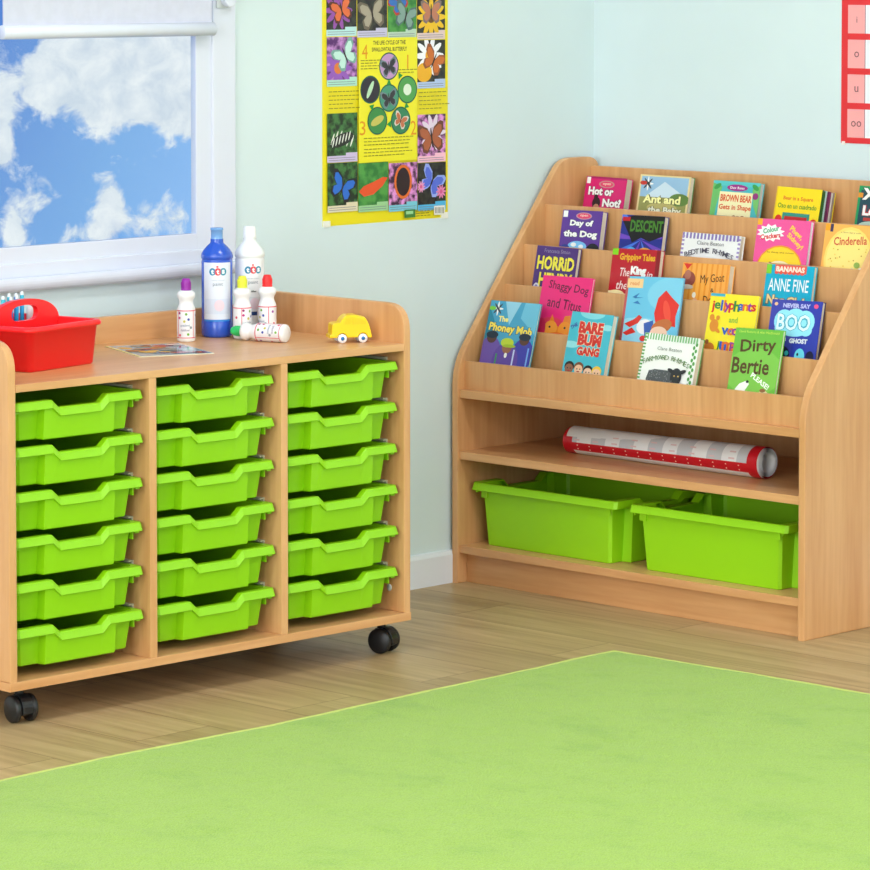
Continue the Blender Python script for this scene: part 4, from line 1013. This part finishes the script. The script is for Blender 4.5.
tile(424, 140, 528, 318, fol[1], (180, 200, 236), lambda x, y, s: (petals(x-.006, y+.012, s*1.0, (246, 244, 250), (240, 170, 30)), art.ell(x-.024, y-.026, .026, .022, pz(), flat((240, 176, 30), .4), I4), fly(x+.008, y+.0, s*.8, (206, 110, 40), (150, 80, 40), -.5)))
tile(98, 415, 205, 592, fol[0], (206, 190, 226), lambda x, y, s: ([art.ell(x-.03+k*.012, y-.010+.006*math.sin(k), .0022, .014, pz(), flat((236, 236, 226), .4), I4, rot=-.4) for k in range(6)], art.ell(x, y-.012, .036, .014, pz(), flat((30, 34, 30), .4), I4, rot=.3), [art.ell(x-.028+k*.010, y-.018+k*.003, .0018, .011, pz(), flat((236, 240, 230), .4), I4, rot=-.3) for k in range(6)]))
tile(424, 415, 528, 592, pnk, (246, 190, 210), lambda x, y, s: (petals(x+.004, y+.006, s*.9, (230, 214, 232), (200, 180, 200)), fly(x, y-.006, s*.95, (176, 96, 60), (110, 60, 40), .15)))
tile(98, 594, 205, 772, fol[0], (226, 216, 186), lambda x, y, s: fly(x, y-.006, s*.85, (40, 110, 210), (30, 30, 40), -.4))
tile(207, 594, 315, 772, fol[2], (156, 206, 150), lambda x, y, s: art.poly([(x-.046, y-.016), (x-.03, y-.004), (x, y+.004), (x+.03, y+.014), (x+.046, y+.012), (x+.03, y-.006), (x, y-.024), (x-.03, y-.028)], pz(), flat((232, 84, 40), .4), I4))
tile(317, 594, 422, 772, pnk, (120, 200, 220), lambda x, y, s: (art.ell(x, y+.004, s*.62, s*.85, pz(), flat((226, 110, 40), .4), I4), art.ell(x, y+.004, s*.48, s*.7, pz(), flat((40, 24, 30), .4), I4)))
tile(424, 594, 528, 772, fol[1], (80, 180, 226), lambda x, y, s: (fly(x, y+.004, s*.85, (86, 110, 220), (150, 170, 240), -.5), petals(x+.03, y-.02, s*.35, (230, 130, 180), (220, 90, 150)), petals(x-.036, y-.006, s*.3, (230, 150, 190), (220, 90, 150))))
x0, y0, x1, y1 = prect(208, 140, 421, 592, (242, 232, 40))
DK = flat((70, 66, 24), .5)
cxm = (x0+x1)/2
art.text('THE LIFE CYCLE OF THE', cxm+.004, y1-.011, .0095, pz(), DK, I4, w=.104, bold=.02); art.text('SWALLOWTAIL BUTTERFLY', cxm+.004, y1-.026, .0095, pz(), DK, I4, w=.112, bold=.02)
for ch, X, Y in (('4', 230, 188), ('1', 386, 220), ('3', 222, 466), ('2', 407, 462)):
    q = px(X, Y); art.text(ch, q[0], q[1], .032, pz(), flat((230, 150, 20), .4), I4, w=.018 if ch != '1' else .004, bold=.0)
for X, Y, bgc, kind in ((317, 238, (196, 150, 200), 0), (249, 325, (40, 36, 48), 1), (384, 322, (80, 160, 80), 2), (317, 354, (70, 150, 120), 0), (274, 438, (60, 140, 70), 3), (359, 436, (50, 130, 90), 4)):
    q = px(X, Y); art.ell(q[0], q[1], .0315, .0315, pz(), flat((20, 90, 70), .4), I4, n=28); art.ell(q[0], q[1], .0285, .0285, pz(), flat(bgc, .35), I4, n=28)
    if kind == 0: fly(q[0], q[1]-.002, .026, (50, 50, 56), (110, 130, 140), .2)
    if kind == 1: art.ell(q[0], q[1], .006, .022, pz(), flat((190, 226, 190), .4), I4, rot=-.5)
    if kind == 2: art.ell(q[0], q[1], .013, .013, pz(), flat((226, 240, 220), .4), I4)
    if kind == 3: art.ell(q[0], q[1], .022, .009, pz(), flat((200, 190, 90), .4), I4, rot=.4)
    if kind == 4: fly(q[0], q[1], .022, (196, 110, 70), (220, 210, 200), -.4)
for X, Y, rt in ((356, 272, .6), (380, 382, -1.9), (318, 450, 1.6), (254, 388, 1.2), (316, 298, 0)):
    q = px(X, Y); art.poly([(q[0]+.009*math.cos(rt+a), q[1]+.009*math.sin(rt+a)) for a in (1.57, 3.66, 5.76)], pz(), flat((20, 150, 60), .4), I4)
TXT = flat((150, 142, 34), .5)
zt_ = pz()
def lines(X0_, X1_, Y0_, n, dy, jit=0):
    rn = random.Random(int(X0_+Y0_))
    for k in range(n):
        a_ = px(X0_, Y0_+k*dy); wd_ = (X1_-X0_)/457*PW*(1-rn.random()*.25)
        # rows of small words
        x = a_[0]
        while x < a_[0]+wd_:
            w__ = rn.uniform(.006, .014); art.poly([(x, a_[1]), (x+w__, a_[1]), (x+w__, a_[1]+.0019), (x, a_[1]+.0019)], zt_, TXT, I4); x += w__+.0025
lines(100, 204, 338, 5, 15); lines(426, 528, 334, 5, 15); lines(214, 280, 222, 4, 10); lines(350, 415, 252, 2, 10); lines(225, 405, 505, 3, 12); lines(225, 405, 545, 3, 12)
prect(372, 765, 412, 795, (60, 130, 60)); prect(378, 770, 404, 782, (150, 206, 150)); lines(414, 478, 772, 3, 9); prect(482, 752, 522, 786, (236, 236, 226))
for k in range(7): prect(486+k*5, 757, 488+k*5, 780, (60, 60, 60))
# press the print onto the gently curling sheet
for i, v in enumerate(art.v): art.v[i] = Vector((v.x, v.y, v.z + wav(v.x, v.y)))
merge(pm, art)
po = pm.build('wall_poster'); po.matrix_world = MP
po.data.materials  # printed sheet
md = po.modifiers.new('paper', 'SOLIDIFY') if False else None
tag(po, 'yellow butterfly life cycle poster hanging on the wall right of the window', 'poster')
tape = flat((238, 238, 228), .4)
for (x, y) in ((.012, .010), (PW-.012, .010)):
    t = MB(); t.box((x-.011, y-.012, -.0003), (x+.009, y+.002, .0040), tape); o = t.build('tape', po)

# ------------------------------------------------------------------ red wall chart on the far wall
MCH = Matrix(((0, 0, -1, XW-.0002), (-1, 0, 0, 5.011), (0, 1, 0, 1.0265), (0, 0, 0, 1)))
ch = MB(); redc = flat((226, 44, 52), .3); pk = flat((246, 168, 170), .3); wcell = flat((240, 242, 250), .3)
SW = .50
ch.box((0, 0, 0), (SW, .62, .0015), redc)
cells = ['oo', 'u', 'o', 'i', 'e', 'a', 'r', 'l']
for k, s_ in enumerate(cells):
    y0 = .013 + .078*k
    if y0+.066 > .62: break
    ch.poly([(.018, y0), (.066, y0), (.066, y0+.064), (.018, y0+.064)], .0017, pk, I4)
    ch.poly([(.0675, y0), (SW-.018, y0), (SW-.018, y0+.064), (.0675, y0+.064)], .0017, wcell, I4)
    ch.poly([(.066, y0), (.0675, y0), (.0675, y0+.064), (.066, y0+.064)], .0018, flat((120, 90, 110), .4), I4)
    ch.text(s_, .043, y0+.031, .013, .0019, flat((120, 70, 76), .4), I4, bold=0)
o = ch.build('letter_chart'); o.matrix_world = MCH
tag(o, 'red framed letter chart with pink squares on the wall above the bookcase', 'wall chart')
t = MB(); t.box((.003, -.004, -.0001), (.012, .004, .0024), flat((236, 230, 228), .4)); t.build('tape', o)

# ------------------------------------------------------------------ rug
m, nt, b = new_mat('lime_rug_pile')
L = nt.links.new
tc = N(nt, 'ShaderNodeTexCoord')
n1 = N(nt, 'ShaderNodeTexNoise'); n1.inputs['Scale'].default_value = 5.5; n1.inputs['Detail'].default_value = 6; n1.inputs['Roughness'].default_value = .65
mp = N(nt, 'ShaderNodeMapping'); mp.inputs['Rotation'].default_value = (0, 0, R(45)); mp.inputs['Scale'].default_value = (1.4, .9, 1)
L(tc.outputs['Object'], mp.inputs['Vector']); L(mp.outputs[0], n1.inputs['Vector'])
n2 = N(nt, 'ShaderNodeTexNoise'); n2.inputs['Scale'].default_value = 330; n2.inputs['Detail'].default_value = 2; L(tc.outputs['Object'], n2.inputs['Vector'])
rp = ramp(nt, [(.34, (138, 176, 44)), (.46, (149, 184, 53)), (.75, (153, 188, 57))]); L(n1.outputs[0], rp.inputs[0])
mx = N(nt, 'ShaderNodeMix', data_type='RGBA', blend_type='MULTIPLY'); mx.inputs['Factor'].default_value = .5
r2 = ramp(nt, [(.32, (186, 200, 166)), (.58, (255, 255, 255))]); L(n2.outputs[0], r2.inputs[0])
L(rp.outputs[0], mx.inputs['A']); L(r2.outputs[0], mx.inputs['B']); L(mx.outputs['Result'], b.inputs['Base Color'])
b.inputs['Roughness'].default_value = .95; b.inputs['Specular IOR Level'].default_value = .1
b.inputs['Sheen Weight'].default_value = .25; b.inputs['Sheen Roughness'].default_value = .5
bpn = N(nt, 'ShaderNodeBump'); bpn.inputs['Strength'].default_value = .5; bpn.inputs['Distance'].default_value = .004
L(n2.outputs[0], bpn.inputs['Height']); L(bpn.outputs[0], b.inputs['Normal'])
rug_m = m
RX0, RX1, RY0, RY1 = 2.7, 5.618, 2.3, 4.903
def edge_dx(y): return .010*noise.noise(Vector((y*2.3, 1.7, 0))) + .003*noise.noise(Vector((y*9, 4.7, 0))) + .05*(4.89-y)/1.2*.5
def edge_dy(x): return .016*noise.noise(Vector((x*2.1+3, 7.3, 0))) + .004*noise.noise(Vector((x*9, 2.2, 0)))
RO = Vector(((RX0+RX1)/2, (RY0+RY1)/2, 0))
nx, ny = 290, 260
vs, fs = [], []
for iy in range(ny+1):
    for ix in range(nx+1):
        u_, v_ = ix/nx, iy/ny
        x = RX0+(RX1-RX0)*u_; y = RY0+(RY1-RY0)*v_
        z = .011 + .0012*noise.noise(Vector((x*14, y*14, 0))) + .0010*noise.noise(Vector((x*45, y*45, 3)))
        e = min(ix, nx-ix, iy, ny-iy)
        if e < 2: z -= (.0065, .002)[e]
        x2 = x + (edge_dx(y)*max(0, (u_-.8)/.2)); y2 = y + (edge_dy(x)*max(0, (v_-.8)/.2))
        # rounded corner
        vs.append((x2-RO.x, y2-RO.y, z))
for iy in range(ny):
    for ix in range(nx): fs.append((iy*(nx+1)+ix, iy*(nx+1)+ix+1, (iy+1)*(nx+1)+ix+1, (iy+1)*(nx+1)+ix))
rug = thing('area_rug', 'large plain lime green rug on the wooden floor', 'rug', Matrix.Translation(RO))
t = MB(); t.add(vs, fs, rug_m, smooth=True); t.build('pile', rug)
# bound edge
bind = flat((190, 202, 112), .9)
loop = [vs[iy*(nx+1)+0] for iy in range(0, ny+1)] + [vs[ny*(nx+1)+ix] for ix in range(1, nx+1)] + [vs[iy*(nx+1)+nx] for iy in range(ny-1, -1, -1)] + [vs[ix] for ix in range(nx-1, 0, -1)]
t = MB(); nL = len(loop); vv = []
for i, p in enumerate(loop):
    d_ = Vector((p[0], p[1], 0)); a_, b2 = loop[i-1], loop[(i+1) % nL]
    tg = (Vector(b2)-Vector(a_)); tg.z = 0; tg.normalize(); nr = Vector((-tg.y, tg.x, 0))
    for off, z in ((-.001, .0095), (.003, .0085), (.005, .004), (.0045, .0), (-.001, .0)): vv.append((p[0]+nr.x*off, p[1]+nr.y*off, z))
ff = []
for i in range(nL):
    j = (i+1) % nL
    for s in range(5): ff.append((i*5+s, j*5+s, j*5+(s+1) % 5, i*5+(s+1) % 5))
t.add(vv, ff, bind, smooth=True); t.build('bound_edge', rug)

# ------------------------------------------------------------------ lamps
def emis(name, c, s):
    m, nt, b = new_mat(name)
    b.inputs['Base Color'].default_value = (1, 1, 1, 1); b.inputs['Emission Color'].default_value = c; b.inputs['Emission Strength'].default_value = s
    return m
def area(name, loc, rot, sx_, sy, power, col=(1, 1, 1)):
    ld = bpy.data.lights.new(name, 'AREA'); ld.shape = 'RECTANGLE'; ld.size = sx_; ld.size_y = sy; ld.energy = power; ld.color = col
    o = bpy.data.objects.new(name, ld); COL.objects.link(o); o.location = loc; o.rotation_euler = rot
    return o
KEY, FILL, PANEL = 222, 92, 18
COOL_TINT = (.92, .965, 1)
for i, (x, y) in enumerate([(x, y) for x in (-0.2, 2.4, 4.9) for y in (-0.4, 1.9, 4.1)]):  # unseen ceiling panels, added to light the closed room
    f = thing('added_ceiling_light', 'flat square ceiling light panel added out of view to light the room', 'ceiling light', Matrix.Translation((x, y, CEIL)), 'added ceiling light panels')
    MB().box((-.33, -.33, -.02), (.33, .33, 0), white_m).build('light_frame', f)
    MB().box((-.30, -.30, -.024), (.30, .30, -.020), emis('light_diffuser', (1, 1, 1, 1), 2.0)).build('diffuser', f)
    a_ = area('added_ceiling_lamp', (x, y, CEIL-.03), (0, 0, 0), .58, .58, PANEL)
def aim(loc, tgt): return (Vector(tgt)-Vector(loc)).to_track_quat('-Z', 'Y').to_euler()
area('added_soft_light', (X0+.06, 2.4, 1.65), (0, R(-90), 0), 1.9, 5.2, KEY, COOL_TINT)  # soft key light added from the left; this wall has no window
area('added_soft_light', (2.2, Y0+.06, 1.65), (R(90), 0, 0), 5.6, 1.9, FILL, COOL_TINT)  # fill light added behind the camera, in front of a solid wall

# ------------------------------------------------------------------ camera
cam = bpy.data.cameras.new('camera'); co = bpy.data.objects.new('camera', cam); COL.objects.link(co)
yaw, pit = 0.76861, 0.06268
fw = Vector((math.cos(yaw)*math.cos(pit), math.sin(yaw)*math.cos(pit), -math.sin(pit)))
rt = Vector((math.sin(yaw), -math.cos(yaw), 0)); up = rt.cross(fw)
co.matrix_world = Matrix(((rt.x, up.x, -fw.x, 0), (rt.y, up.y, -fw.y, 0), (rt.z, up.z, -fw.z, 1.4622), (0, 0, 0, 1)))
cam.sensor_width = 36; cam.sensor_fit = 'HORIZONTAL'; cam.lens = 36*3622.4/870
cam.shift_y = -(435-176.5)/870
cam.clip_end = 100; cam.clip_start = .05
scene.camera = co
vs_ = scene.view_settings
scene.display_settings.display_device = 'sRGB'
vs_.view_transform = 'Standard'; vs_.look = 'None'; vs_.gamma = 1.0; vs_.use_curve_mapping = False
vs_.exposure = 0.0
